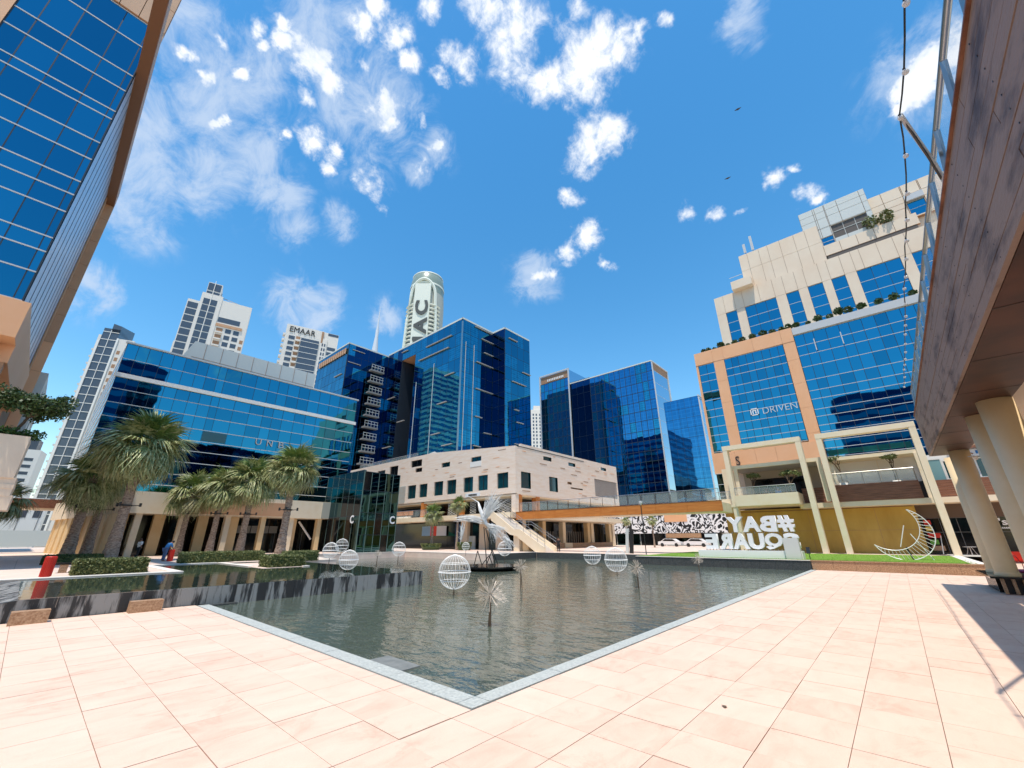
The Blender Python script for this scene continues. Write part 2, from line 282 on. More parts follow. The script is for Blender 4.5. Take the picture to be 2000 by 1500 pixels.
class MB:
    def __init__(s): s.v = []; s.f = []; s.mi = []; s.ms = []
    def m(s, mt):
        if mt not in s.ms: s.ms.append(mt)
        return s.ms.index(mt)
    def face(s, pts, k=0): n = len(s.v); s.v += [tuple(p) for p in pts]; s.f.append(tuple(range(n, n+len(pts)))); s.mi.append(k)
    def box(s, x0, x1, y0, y1, z0, z1, k=0):
        n = len(s.v); s.v += [(x, y, z) for x in (x0, x1) for y in (y0, y1) for z in (z0, z1)]
        for f in ((0, 1, 3, 2), (4, 6, 7, 5), (0, 4, 5, 1), (2, 3, 7, 6), (0, 2, 6, 4), (1, 5, 7, 3)): s.f.append(tuple(n+i for i in f)); s.mi.append(k)
    def tube(s, pts, r, n=6, k=0, cap=True):
        pts = [Vector(p) for p in pts]; rs = r if isinstance(r, (list, tuple)) else [r]*len(pts); a0 = len(s.v)
        for i, p in enumerate(pts):
            d = (pts[min(i+1, len(pts)-1)]-pts[max(i-1, 0)]).normalized(); u = d.cross(Vector((0, 0, 1)))
            if u.length < .05: u = d.cross(Vector((1, 0, 0)))
            u.normalize(); w_ = d.cross(u)
            for j in range(n):
                a = j*2*math.pi/n; s.v.append(tuple(p+(u*math.cos(a)+w_*math.sin(a))*rs[i]))
        for i in range(len(pts)-1):
            for j in range(n): s.f.append((a0+i*n+j, a0+i*n+(j+1) % n, a0+(i+1)*n+(j+1) % n, a0+(i+1)*n+j)); s.mi.append(k)
        if cap: s.f.append(tuple(a0+j for j in range(n))[::-1]); s.f.append(tuple(a0+(len(pts)-1)*n+j for j in range(n))); s.mi += [k, k]
    def prism(s, poly, z0, z1, k=0):
        n = len(s.v); c = len(poly); s.v += [(x, y, z0) for x, y in poly]+[(x, y, z1) for x, y in poly]
        for i in range(c): s.f.append((n+i, n+(i+1) % c, n+c+(i+1) % c, n+c+i)); s.mi.append(k)
        s.f.append(tuple(n+i for i in range(c))[::-1]); s.f.append(tuple(n+c+i for i in range(c))); s.mi += [k, k]
    def lathe(s, prof, cx, cy, n=24, k=0):
        a0 = len(s.v)
        for r, z in prof:
            for j in range(n): a = 2*math.pi*j/n; s.v.append((cx+r*math.cos(a), cy+r*math.sin(a), z))
        for i in range(len(prof)-1):
            for j in range(n): s.f.append((a0+i*n+j, a0+i*n+(j+1) % n, a0+(i+1)*n+(j+1) % n, a0+(i+1)*n+j)); s.mi.append(k)
    def build(s, name, m, par=None, smooth=False, world=True):
        b = base(par) if world else Vector((0, 0, 0)); me = bpy.data.meshes.new(name)
        me.from_pydata([(x-b.x, y-b.y, z-b.z) for x, y, z in s.v], [], s.f)
        for mm in (m if isinstance(m, (list, tuple)) else [m]): me.materials.append(mm)
        if any(s.mi): me.polygons.foreach_set('material_index', s.mi)
        if smooth: me.polygons.foreach_set('use_smooth', [True]*len(me.polygons))
        me.update(); return link(bpy.data.objects.new(name, me), par)
def ax(par, name, m, a_, c0, c1, a0, a1, z0, z1, rot=None):
    # box on a facade: a_ = 'x' -> plane x=const spanning y ; 'y' -> plane y=const spanning x
    if a_ == 'x': return B(par, name, m, c0, c1, a0, a1, z0, z1, rot)
    return B(par, name, m, a0, a1, c0, c1, z0, z1, rot)
def SUB(p, name, m, x0, x1, y0, y1, z0, z1):
    b = base(p.parent); o = bpy.data.objects.new(name, cube(m)); o.location = ((x0+x1)/2-b.x, (y0+y1)/2-b.y, (z0+z1)/2-b.z); o.scale = (abs(x1-x0), abs(y1-y0), abs(z1-z0))
    link(o, p); o.matrix_parent_inverse = p.matrix_basis.inverted(); return o
def facade(par, a_, c, A, Z, gm, fm=None, vm=None, s=-1, mw=.05, th=.06, pr=.04, name='glass_pane', tilt=.07, skip=None, hz=True, vt=True):
    """glass panes between cuts A (along the wall) and Z (up); mullions and transoms stand proud"""
    fm = fm or alu; vm = vm or alud; A = sorted(A); Z = sorted(Z)
    for i in range(len(A)-1):
        for j in range(len(Z)-1):
            if skip and skip((A[i]+A[i+1])/2, (Z[j]+Z[j+1])/2): continue
            t = (R(random.gauss(0, tilt)), 0, R(random.gauss(0, tilt))) if a_ == 'y' else (0, R(random.gauss(0, tilt)), R(random.gauss(0, tilt)))
            g = gm[random.randrange(len(gm))] if isinstance(gm, list) else gm
            ax(par, name, g, a_, c, c-s*.04, A[i]+.012, A[i+1]-.012, Z[j]+.012, Z[j+1]-.012, t)
    lo, hi = A[0], A[-1]
    ax(par, 'backing', alud, a_, c-s*.09, c-s*.25, lo, hi, Z[0], Z[-1])
    if vt:
        for x in A: ax(par, 'mullion', vm, a_, c+s*pr*.5, c-s*.08, x-mw/2, x+mw/2, Z[0], Z[-1])
    if hz:
        for z in Z: ax(par, 'transom', fm, a_, c+s*pr, c-s*.075, lo, hi, z-th/2, z+th/2)
def panels(par, a_, c, A, Z, m, s=-1, th=.08, gap=.02, holes=(), name='cladding_panel', bk=None):
    """cladding panels with open joints; holes = (a0,a1,z0,z1)"""
    A = sorted(set(list(A)+[h[i] for h in holes for i in (0, 1)])); Z = sorted(set(list(Z)+[h[i] for h in holes for i in (2, 3)]))
    for i in range(len(A)-1):
        for j in range(len(Z)-1):
            ca, cz = (A[i]+A[i+1])/2, (Z[j]+Z[j+1])/2
            if any(h[0] < ca < h[1] and h[2] < cz < h[3] for h in holes): continue
            ax(par, name, m, a_, c, c-s*th, A[i]+gap/2, A[i+1]-gap/2, Z[j]+gap/2, Z[j+1]-gap/2)
            ax(par, 'backing', bk or slotm, a_, c-s*(th+.01), c-s*(th+.3), A[i], A[i+1], Z[j], Z[j+1])
def rng(a, b, n): return [a+(b-a)*i/n for i in range(n+1)]
def text(par, name, m, body, org, xd, h, depth=.1, width=None, bold=0.0, up=(0, 0, 1)):
    cu = bpy.data.curves.new(name, 'FONT'); cu.body = body; cu.size = 1; cu.extrude = .5; cu.offset = bold; cu.resolution_u = 3
    t = bpy.data.objects.new('t', cu); col.objects.link(t); dg = bpy.context.evaluated_depsgraph_get(); dg.update()
    me = bpy.data.meshes.new_from_object(t.evaluated_get(dg)); bpy.data.objects.remove(t); bpy.data.curves.remove(cu)
    xs = [v.co.x for v in me.vertices]; ys = [v.co.y for v in me.vertices]; x0, x1, y0, y1 = min(xs), max(xs), min(ys), max(ys)
    k = h/(y1-y0); kx = (width/(x1-x0)) if width else k
    X = Vector(xd).normalized(); U = Vector(up); N_ = X.cross(U); b = base(par); o = Vector(org)-b
    for v in me.vertices: v.co = o+X*(v.co.x-x0)*kx+U*(v.co.y-y0)*k+N_*v.co.z*depth
    me.materials.clear(); me.materials.append(m); me.name = name
    return link(bpy.data.objects.new(name, me), par)
# ================================================================ SETTING
S(B(None, 'ground', earth, -1500, 2500, -1500, 2500, -1.5, -.9))
base_m = mat('joint_mortar', (.42, .30, .22), rough=.9)
mb = MB(); mb.box(-45, 38.45, -45, 4.93, -.9, -.052); mb.box(-45, 4.69, 4.93, 19.55, -.9, -.052); mb.box(38.45, 75, -45, -3.6, -.9, -.052)
plaza = S(mb.build('plaza', base_m))
# plaza tiles: 0.8 m slabs, each its own piece near the camera
rects = []
def addt(x0, x1, y0, y1):
    i = math.floor((x0-3.54)/.8)
    while 3.54+i*.8 < x1-.01:
        j = math.floor((y0-4.95)/.8+1e-6)
        while 4.95+j*.8 < y1-.01:
            a, b_, c, d = max(3.54+i*.8, x0), min(3.54+i*.8+.8, x1), max(4.95+j*.8, y0), min(4.95+j*.8+.8, y1)
            if b_-a > .05 and d-c > .05: rects.append((a, b_, c, d))
            j += 1
        i += 1
addt(-30, 38.3, -14, 4.94); addt(-30, 4.70, 4.95, 19.5); addt(38.5, 74, -14, -3.65)
def inview(r):
    x, y = (r[0]+r[1])/2, (r[2]+r[3])/2; d = x*fw.x+y*fw.y; l = -x*math.sin(YAW)+y*math.cos(YAW)
    return d > 2.2 and abs(l) < d*1.35
near = sorted([r for r in rects if inview(r)], key=lambda r: (r[0]+r[1])**2+(r[2]+r[3])**2)[:300]; ns = set(near)
tm = MB()
for r in rects:
    dz = random.uniform(-.0025, .0025); g = .004
    if r in ns: B(plaza, 'paving_tile', tile_m, r[0]+g, r[1]-g, r[2]+g, r[3]-g, -.05+dz, dz, (R(random.gauss(0, .08)), R(random.gauss(0, .08)), 0))
    else: tm.box(r[0]+g, r[1]-g, r[2]+g, r[3]-g, -.05+dz, dz)
S(tm.build('paving_tiles_beyond', tile_m, plaza), 'stuff')
# terraces round the pool at z = .6
mb = MB()
for x0, x1, y0, y1 in ((-60, 6.1, 29.1, 38), (9.9, 12.6, 28.7, 36), (12.6, 18, 36, 38), (-60, 6.1, 38, 40), (9.9, 18, 38, 40), (-60, 19, 40, 50), (-60, 34.5, 50, 160), (34.5, 42.6, 34, 160), (42.6, 56, 18.75, 160), (56, 170, -3.5, 160), (53.2, 56, -3.5, 18.75), (6.1, 9.9, 38.0, 40)):
    mb.box(x0, x1, y0, y1, -.9, .6)
terrace = S(mb.build('upper_terrace_pavement', paver))
mb = MB()
for x0, x1, y0, y1 in ((-8, 6.1, 29.1, 29.55), (5.65, 6.1, 29.55, 38), (6.1, 9.9, 38, 38.4), (9.9, 10.25, 31.4, 38), (12.25, 12.6, 28.7, 36), (12.6, 18, 36, 36.4), (17.65, 18, 36.4, 40), (18.65, 19, 40, 50), (19, 34.5, 50, 50.35), (34.5, 34.9, 34, 50), (34.9, 44.8, 34, 34.4)):
    mb.box(x0-.02, x1+.02, y0-.02, y1+.02, .6, .635)
S(mb.build('terrace_coping', coping, terrace)); 
# paving joints on the terrace as thin recessed-looking strips of darker stone
mb = MB()
for k in range(-20, 60): mb.box(-8+k*1.6, -7.96+k*1.6, 40.1, 60, .6, .604)
for k in range(12): mb.box(-20, 18, 41+k*1.6, 41.04+k*1.6, .6, .6045)
mb.build('paving_joints', mat('terrace_joint', (.40, .30, .25)), terrace)['kind'] = 'stuff'
# pool basin and water
mb = MB(); mb.box(4.75, 43, 4.95, 52, -.9, -.5); pb = S(mb.build('pool_floor', granite))
wmb = MB(); wmb.box(5.03, 43, 5.23, 50.2, -.5, -.07); S(wmb.build('pool_water', water_m))
wmb = MB(); wmb.box(.32, 14.73, 19.62, 40.2, .3, .585); wmb.box(6.1, 9.9, 29, 38.2, .3, .5849); S(wmb.build('upper_pool_water', water2_m))
ledge = T('waterfall_ledge', 'long low dark granite ledge streaked with water between the two pool levels', 'water feature', (7, 19.8, 0))
B(ledge, 'core', granite, .32, 14.7, 19.64, 20.1, -.5, .575)
B(ledge, 'side_wall', granite, 14.4, 14.72, 20.1, 36, -.5, .575)
x = .3
while x < 14.7:
    wd = random.uniform(.55, .95); x1 = min(x+wd, 14.74); 
    B(ledge, 'wet_panel', streak, x+.006, x1-.006, 19.6-random.uniform(0, .012), 19.64, -.4 if x > 4.7 else 0, .572); x = x1
mb = MB(); mb.prism([(0, 0), (1, 0), (1, 1)], 0, 1)
sp = MB()
for i in range(9):
    y0, y1 = 19.62+i*1.08, 19.62+(i+1)*1.08-.02; sp.face([(.34, y0, .58), (.34, y1, .58), (-2.3, y1, .02), (-2.3, y0, .02)]); sp.face([(.34, y0, .58), (-2.3, y0, .02), (-2.3, y0, -.05), (.34, y0, -.05)])
sp.build('spillway_slab', streak, ledge)
B(ledge, 'foot_step', granite, 4.2, 6.0, 19.3, 19.6, -.3, -.02)
# kerb stones round the pool
kerb = T('pool_kerb', 'pale grey granite kerb round the near corner of the pool', 'kerb', (4.9, 5.1, 0))
x = 4.72
B(kerb, 'kerb_stone', kerb_m, 4.72, 5.06, 4.96, 5.26, -.45, .012)
x = 5.07
while x < 38.2: x1 = min(x+.6, 38.25); B(kerb, 'kerb_stone', kerb_m, x, x1-.008, 4.96, 5.26, -.45, .012+random.uniform(-.002, .002)); x = x1
y = 5.27
while y < 19.2: y1 = min(y+.6, 19.25); B(kerb, 'kerb_stone', kerb_m, 4.72, 5.06, y, y1-.008, -.45, .012+random.uniform(-.002, .002)); y = y1
st = B(None, 'stepping_slab', mat('grey_slab', (.17, .18, .17), rough=.5, c2=(.24, .25, .24), ns=5), 5.07, 5.62, 7.35, 8.45, -.13, -.045); tag(st, 'flat grey slab lying at the water edge near the pool corner', 'slab')
# dark wall + stone wall along the lawn
wl = T('granite_pool_wall', 'long dark granite wall behind the pool below the lawn and the big letters', 'wall', (38.3, 12, 0))
y = 5.2
while y < 18.6: B(wl, 'granite_panel', granite, 38.3, 38.36, y+.005, min(y+1.12, 18.7)-.005, -.5, .60); y += 1.12
B(wl, 'core', granite, 38.36, 38.6, 5.2, 18.7, -.6, .60); B(wl, 'coping', coping, 38.25, 38.62, 5.2, 18.7, .603, .64)
for i in range(4): B(wl, 'granite_panel', granite, 38.6+i*1.0+.005, 39.6+i*1.0-.005, 18.72, 18.78, -.5, .598)
wl = T('brown_stone_wall', 'low brown stone wall in front of the lawn, between pool and round columns', 'wall', (38.4, 1, 0))
y = -3.6
while y < 5.1: B(wl, 'stone_block', brown_g, 38.32, 38.5, y+.006, min(y+1.25, 5.17)-.006, -.1, .57+random.uniform(-.004, .004)); y += 1.25
B(wl, 'coping', brown_g, 38.28, 38.62, -3.6, 5.18, .58, .64)
wl = T('terrace_wall', 'dark granite retaining wall under the foot of the white stairs', 'wall', (40, 34, 0))
x = 35
while x < 44.7: B(wl, 'granite_panel', granite, x+.006, x+1.0-.006, 33.93, 33.98, -.5, .598); x += 1.0
for k in range(9): B(wl, 'granite_panel', granite, 42.52, 42.57, 19+k*1.65+.006, 19+(k+1)*1.65-.006, -.5, .598)
# lawn
mb = MB(); mb.prism([(38.5, -2.9), (53.1, -3.4), (53.1, 18.1), (49, 20.1), (42.5, 18.72), (38.5, 18.6)], .1, .632); S(mb.build('lawn_soil', earth))
mb = MB(); rn = random.Random(3)
for i in range(26000):
    x = 38.62+rn.random()**1.6*14.4; y = -3.2+rn.random()*21.5
    if y < -2.7 and x > 45: continue
    h = rn.uniform(.025, .06); a = rn.random()*3.14; dx, dy = math.cos(a)*.03, math.sin(a)*.03
    mb.face([(x-dx, y-dy, .62), (x+dx, y+dy, .62), (x+rn.uniform(-.02, .02), y+rn.uniform(-.02, .02), .632+h)])
gr = mb.build('lawn_grass', grass_m); gr['kind'] = 'stuff'
mb = MB(); mb.box(38.64, 53.1, -2.9, 18.6, .5, .66); S(mb.build('lawn', grass_m))
mb = MB(); mb.prism([(38.6, -3.6), (66, -3.6), (66, -2.9), (53, -3.0), (38.6, -2.9)], .1, .655); S(mb.build('path', coping))
# small stone seats at the foot of the ledge
for (x0, x1, y0, lb) in ((.28, 1.04, 18.85, 'brown granite block at the foot of the wet ledge, nearer the left picture edge'), (2.82, 3.66, 19.0, 'brown granite block at the foot of the wet ledge, nearer the pool corner')):
    o = B(None, 'granite_block', brown_g, x0, x1, y0, y0+.42, 0, .33); tag(o, lb, 'stone block', 'granite blocks below the ledge')
# ================================================================ BUILDINGS, RIGHT SIDE
ob = T('office_building', 'peach framed office building with big blue glass bays and planted setback roof', 'building', (60, 4, .6))
# main mass
B(ob, 'core', cream, 60.45, 90, -30, 16.2, .6, 27.6)
zr = [14.5, 15.5, 16.7, 18.1, 19.2, 20.6, 21.9, 23.5, 24.6, 26.1]
facade(ob, 'x', 60.1, [5.35, 6.0, 6.95, 7.9, 9.0, 9.85, 10.85, 11.7, 12.6], [13.2]+zr, [gl_blue, gl_blue, gl_blue, gl_deep], fm=alu)
facade(ob, 'x', 60.15, [14.0, 15.1, 16.2], [12.4, 13.2]+zr, gl_blue, fm=alu)
facade(ob, 'x', 60.2, [3.95, 2.9, 1.9, .6, -.7, -1.7, -2.9, -4.1, -5.2, -6.4, -7.6, -8.8], [9.0, 10.0, 11.0, 12.0, 12.9, 14.0, 14.8, 15.9, 16.8, 18.1, 19.2, 20.6, 22.4, 24.0, 25.3, 26.9], [gl_blue, gl_blue, gl_blue, gl_deep], fm=alu)
panels(ob, 'x', 59.95, [3.98, 5.3, 8.7, 12.6, 14.0, 16.5], [26.15, 28.1], peach, th=.3)
panels(ob, 'x', 59.98, [3.98, 5.3], [11.6, 14.0, 17.2, 20.4, 23.6, 26.15], peach, th=.3)
panels(ob, 'x', 59.98, [12.6, 14.0], [12.9, 16.4, 19.8, 23.0, 26.15], peach, th=.3)
panels(ob, 'x', 59.9, [4.3, 6.6, 8.9, 11.2, 13.6, 16.5], [10.2, 13.0], peach, th=.3)
B(ob, 'side_return', peach, 60.0, 61, 16.2, 16.5, 10.2, 28.1)
B(ob, 'roof_edge', alu, 59.9, 60.3, -9.5, 3.96, 26.95, 27.9)
B(ob, 'roof_deck', ltgrey, 60.3, 66, -12, 16.2, 27.5, 27.75)
mt = gl_blue
for y in (2.0, -.7): B(ob, 'vent_strip', alu, 60.0, 60.1, y-.05, y+.05, 24.2, 25.8, (0, 0, 0))
lt = mat('sign_white', (.8, .82, .84), rough=.4)
text(ob, 'sign_lettering', mat('sign_soft_white', (.55, .60, .66), rough=.4), 'DRIVEN', (60.0, 9.3, 17.3), (0, -1, 0), .82, .06, 3.8, -.008)
lg = MB()
for a in ((0, .12, 0, .95), (.83, .95, 0, .95), (0, .95, 0, .12), (0, .95, .83, .95), (.25, .37, .2, .6), (.25, .7, .6, .7), (.58, .7, .2, .6)): lg.box(59.95, 60.02, 10.75-a[1], 10.75-a[0], 17.3+a[2], 17.3+a[3])
lg.build('sign_emblem', lt, ob)
# upper tower, x = 64
up_h = [(10.3, 11.8, 28.5, 35.2), (5.0, 9.1, 28.5, 35.2), (2.2, 3.7, 28.5, 35.2), (-.6, 1.1, 28.5, 35.2), (-3.1, -1.6, 28.5, 35.2), (-8.6, -4.3, 28.5, 35.2), (-13, -9.7, 28.5, 35.2)]
panels(ob, 'x', 64, [13.1, 6.9, -5.2, -7, -14], [27.7, 38.3], cream, holes=up_h, gap=.035)
B(ob, 'upper_core', cream, 64.4, 86, -30, 13, 27.7, 38.25)
zz = [28.5, 30.2, 31.8, 33.4, 35.2]
for h in up_h:
    n = max(1, round((h[1]-h[0])/1.6)); facade(ob, 'x', 64.18, rng(h[0], h[1], n), zz, gl_blue)
panels(ob, 'x', 64.2, [8.4, 7.2, 5.6, 4.4, 2.8, 1.0, -.4, -1.9], [38.3, 41.4, 44.3], cream, gap=.035)
B(ob, 'upper_core', cream, 64.6, 84, -1.9, 8.4, 38.25, 44.25)
facade(ob, 'x', 64.25, [7.2, 8.35], [40.2, 41.5, 42.9], gl_blue); B(ob, 'balcony_floor', cream, 63, 66, 7.3, 10.1, 38.2, 39.6); B(ob, 'balcony_rail', alu, 63, 63.06, 8.3, 10.1, 40.3, 40.36)
# pale grey penthouse block
panels(ob, 'x', 64.35, [-.3, -2.2, -4.8, -7.9], [40.6, 42, 43.6, 45.2, 46.3, 47.3], ltgrey, holes=[(-7.3, -3.4, 41.3, 43.5), (-3.3, -2.0, 40.65, 42)], gap=.05)
B(ob, 'upper_core', ltgrey, 64.8, 80, -7.9, -.3, 38.25, 47.25)
lv = mat('dark_louvre', (.10, .085, .075), rough=.7)
facade(ob, 'x', 64.5, [-7.3, -6.0, -4.7, -3.4], [41.3, 42.4, 43.5], lv, fm=ltgrey, vm=ltgrey, tilt=0, name='louvre')
facade(ob, 'x', 64.5, [-3.3, -2.0], [40.65, 41.3, 42.0], gl_blue)
panels(ob, 'x', 64.1, [-1.9, -3.7, -5.5, -7.3, -9.2, -11.5], [38.9, 40.6], cream, gap=.05); B(ob, 'shadow_gap', lv, 64.15, 64.4, -11.2, -2.0, 38.35, 38.85)
B(ob, 'terrace_floor', cream, 64.2, 66, -14, -1.9, 38.25, 38.36)
panels(ob, 'x', 65.2, [-7.9, -9.3, -11.2, -13.0, -14.4], [40.6, 42.4, 44.2, 45.9], cream, gap=.06, holes=[(-12.9, -11.3, 40.8, 43.2)])
B(ob, 'upper_core', cream, 65.7, 82, -30, -7.9, 38.25, 45.85); facade(ob, 'x', 65.35, [-12.9, -11.3], [40.8, 41.9, 43.0], gl_blue); B(ob, 'window_hood', alu, 64.9, 65.5, -13, -11.2, 43.1, 44.0)
for y, h in ((7.4, 1.6), (6.3, 2.6)):
    a = T('antenna', ('small' if h < 2 else 'taller')+' white panel antenna on the roof corner of the peach office building', 'antenna', (65, y, 44.3), 'rooftop antennas')
    B(a, 'mast', blackm, 64.97, 65.03, y-.03, y+.03, 44.3, 45.4); B(a, 'panel', alu, 64.85, 65.0, y-.18, y+.18, 45.0, 45+h)
# roof planters: clipped bushes
def bush(mb_, x, y, z, r, n, rn, flat=.75, s=.12, k=0):
    for i in range(n):
        d = Vector((rn.gauss(0, 1), rn.gauss(0, 1), rn.gauss(0, 1))).normalized()*r*rn.uniform(.55, 1.05); p = Vector((x+d.x, y+d.y, z+d.z*flat))
        a = Vector((rn.gauss(0, 1), rn.gauss(0, 1), rn.gauss(0, 1))).normalized()*s; b_ = Vector((rn.gauss(0, 1), rn.gauss(0, 1), rn.gauss(0, 1))).normalized()*s
        mb_.face([p-a, p+b_, p+a, p-b_], k)
rn = random.Random(5)
bmesh_vars = []
for v in range(3):
    mb = MB(); bush(mb, 0, 0, .85, .42, 150, rn, .75, .13); o = mb.build('leaf_crown', leafd); bmesh_vars.append(o.data); bpy.data.objects.remove(o)
mb = MB(); mb.tube([(0, 0, 0), (.03, 0, .4), (0, .02, .8)], [.04, .03, .03], 5); o = mb.build('stem', twig); stem_me = o.data; bpy.data.objects.remove(o)
ys = [15.2, 14.6, 13.7, 12.8, 11.8, 10.9, 9.9, 8.6, 7.3, 6.2, 5.1, 4.3, 3.4, 2.1, 1.0, -.2, -1.2, -2.1, -3.4, -5.0, -6.4, -8.0]
for i, y in enumerate(ys):
    s = random.uniform(.75, 1.25)*(1.25 if i > 15 else 1)
    t = T('rooftop_shrub', ['first', 'second', 'third', 'fourth', 'fifth', 'sixth', 'seventh', 'eighth', 'ninth', 'tenth', 'eleventh', 'twelfth', 'thirteenth', 'fourteenth', 'fifteenth', 'sixteenth', 'seventeenth', 'eighteenth', 'nineteenth', 'twentieth', 'twenty-first', 'twenty-second'][i]+' clipped ball shrub from the left on the planted roof edge', 'shrub', (60.8, y, 27.75), 'shrubs along the roof edge', rot=random.random()*6)
    for nm, me in (('stem', stem_me), ('crown', bmesh_vars[i % 3])):
        o = link(bpy.data.objects.new(nm, me), t); o.scale = (s, s, s)
for y, s in ((-7.3, 2.6), (-8.9, 2.4)):
    t = T('terrace_shrub', ('greener' if y > -8 else 'sparser, yellower')+' bushy plant on the cream terrace beside the grey penthouse', 'shrub', (64.3, y, 39.8), 'bushes on the high terrace')
    mb = MB(); bush(mb, 64.3, y, 41.6, .85, 260, rn, 1.1, .16); mb.build('crown', leafl, t); mb = MB(); mb.tube([(64.3, y, 40.3), (64.2, y+.1, 41.6)], .05, 5); mb.build('stem', twig, t)
# ---- base of the office building: yellow wall, balcony, wood cladding
B(ob, 'lower_core', cream, 60.4, 90, -30, 16.4, .6, .9)
pod = T('retail_podium', 'ochre walled podium with balcony and dark timber band below the office building', 'building', (58, 3, .6))
B(pod, 'wall', yellow, 58, 58.4, 1.3-3.2, 15.6, .6, 5.3); B(pod, 'wall', yellow, 58.4, 60, 15.2, 15.6, .6, 5.3)
B(pod, 'slab', cframe, 56.0, 60.3, -30, 7.3, 5.15, 5.62)
for i in range(8): B(pod, 'timber_board', wooddk, 56-random.uniform(0, .03), 56.1, -2.75, 4.0, 5.64+i*.215, 5.64+i*.215+.2)
for i in range(8): B(pod, 'timber_board', wooddk, 57.2-random.uniform(0, .03), 57.3, 4.0, 6.9, 5.64+i*.215, 5.64+i*.215+.2)
for i in range(8): B(pod, 'timber_board', wooddk, 57.6-random.uniform(0, .03), 57.7, -14, -3.2, 5.64+i*.215, 5.64+i*.215+.2)
B(pod, 'timber_band', wooddk, 56.1, 56.5, -2.75, 4, 5.63, 7.35); B(pod, 'shadow_gap', blackm, 57, 59, -3.3, -2.75, 5.6, 7.3)
B(pod, 'terrace_deck', cframe, 56, 60.1, -14, 15.2, 5.6, 5.66)
# white terrace wall behind the glass
facade(pod, 'x', 59.2, [-3.4, -.2, 3.9], [7.0, 10.0], white, fm=cframe, vm=cframe, tilt=0, name='white_wall_panel', mw=.03, th=.03)
B(pod, 'terrace_beam', cframe, 56.6, 59.3, -3.6, 4.0, 10.0, 10.35); B(pod, 'terrace_post', cframe, 56.4, 56.9, -3.6, -3.1, 5.6, 10.0); B(pod, 'terrace_post', cframe, 56.4, 56.9, 3.4, 3.9, 5.6, 10.0)
# bracket balcony box between frames
B(pod, 'balcony_front', cframe, 53.6, 53.85, 6.9, 13.1, 5.55, 6.75); B(pod, 'balcony_floor', cframe, 53.85, 60, 6.9, 15.6, 5.5, 5.75); B(pod, 'balcony_side', cframe, 53.85, 58, 6.9, 7.1, 5.75, 6.75)
B(pod, 'balcony_side', cframe, 54.6, 55, 13.6, 16.4, 4.9, 6.5)
B(pod, 'ceiling', mat('grey_ceiling', (.34, .32, .30), rough=.8), 55.2, 60, 4.6, 13.3, 9.95, 10.1)
B(pod, 'portal_beam', cframe, 54.9, 55.3, 4.3, 13.2, 9.9, 10.3); B(pod, 'portal_post', cframe, 54.9, 55.3, 12.6, 13.0, 5.7, 9.9); B(pod, 'portal_post', cframe, 54.9, 55.3, 4.3, 4.7, 5.7, 9.9)
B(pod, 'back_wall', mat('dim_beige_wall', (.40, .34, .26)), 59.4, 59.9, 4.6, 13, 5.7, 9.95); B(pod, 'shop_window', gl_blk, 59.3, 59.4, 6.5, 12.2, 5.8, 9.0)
B(pod, 'side_post', cframe, 56.0, 57.2, 13.6, 14.6, 5.7, 10.2)
facade(pod, 'x', 59.8, [14.6, 16.3], [5.7, 7.3, 8.8, 10.2], gl_green)
# shop fronts lower right
B(pod, 'shop_lintel', mat('brown_fascia', (.11, .07, .05)), 58.6, 59, -14, -1.9, 3.9, 5.15)
facade(pod, 'x', 59.6, [-1.95, -3.4, -4.6, -5.8, -7.2, -8.6, -10, -12], [.6, 2.6, 3.9], gl_blk, fm=mat('frame_grey', (.16, .16, .16)), vm=mat('frame_grey'), tilt=0, th=.05)
text(pod, 'sign_lettering', lt, "o's", (58.5, -6.6, 3.15), (0, -1, 0), .62, .05, 1.05, .02); mb = MB(); [mb.box(58.45, 58.5, -6.72-.12*i-.08, -6.72-.12*i, 2.85, 2.85+.13) for i in range(8)]; mb.build('sign_small_lettering', lt, pod)
mb = MB(); bush(mb, 58.5, -8.2, 3.5, .28, 60, rn, .6, .1); mb.build('sign_leaf_emblem', mat('bright_green_sign', (.08, .45, .03)), pod)
facade(pod, 'x', 58.3, [-5.0, -6.0, -7.2, -8.3, -9.6, -12], [7.4, 9.2], [gl_green, gl_teal], fm=white, vm=white, th=.12, mw=.12)
B(pod, 'upper_wall', white, 58.5, 60.2, -14, -3.4, 7.4, 9.9); facade(pod, 'x', 58.3, [-3.9, -4.9], [7.3, 9.4], [mat('pale_teal_glass', (.20, .36, .38), rough=.1)], fm=white, vm=white)
sgn = B(pod, 'sign_board', mat('sign_board_white', (.7, .7, .7)), 57.9, 58.0, -9.5, -5.9, 9.35, 10.0); B(pod, 'sign_hood', wooddk, 57.6, 58.5, -12, -5.6, 10.1, 10.6)
text(pod, 'sign_lettering', bluec, 'RJI', (57.88, -7.4, 9.45), (0, -1, 0), .4, .04, 1.2, .01); mb = MB(); mb.tube([(57.87, -6.4, 9.55), (57.87, -6.8, 9.8), (57.87, -7.2, 9.55)], .06, 6); mb.build('sign_emblem', wooddk, pod)
text(pod, 'sign_lettering', blackm, 'S', (59.85, 13.65, 11.05), (0, -1, 0), 1.2, .06, .5, .0)
# tall cream frames
for n_, (ya, yb, zt, lb) in enumerate(((5.55, 13.55, 12.6, 'cream concrete portal frame standing on the lawn around the balcony'), (-3.75, 4.15, 12.6, 'taller looking cream portal frame nearer the wooden footbridge'))):
    f = T('portal_frame', lb, 'frame', (54, (ya+yb)/2, .6), 'cream portal frames')
    B(f, 'post', cframe, 53.9, 54.75, ya, ya+.5, .6, zt-.5); B(f, 'post', cframe, 53.9, 54.75, yb-.5, yb, .6, zt-.5); B(f, 'beam', cframe, 53.88, 54.77, ya-.01, yb+.01, zt-.5, zt+.02)
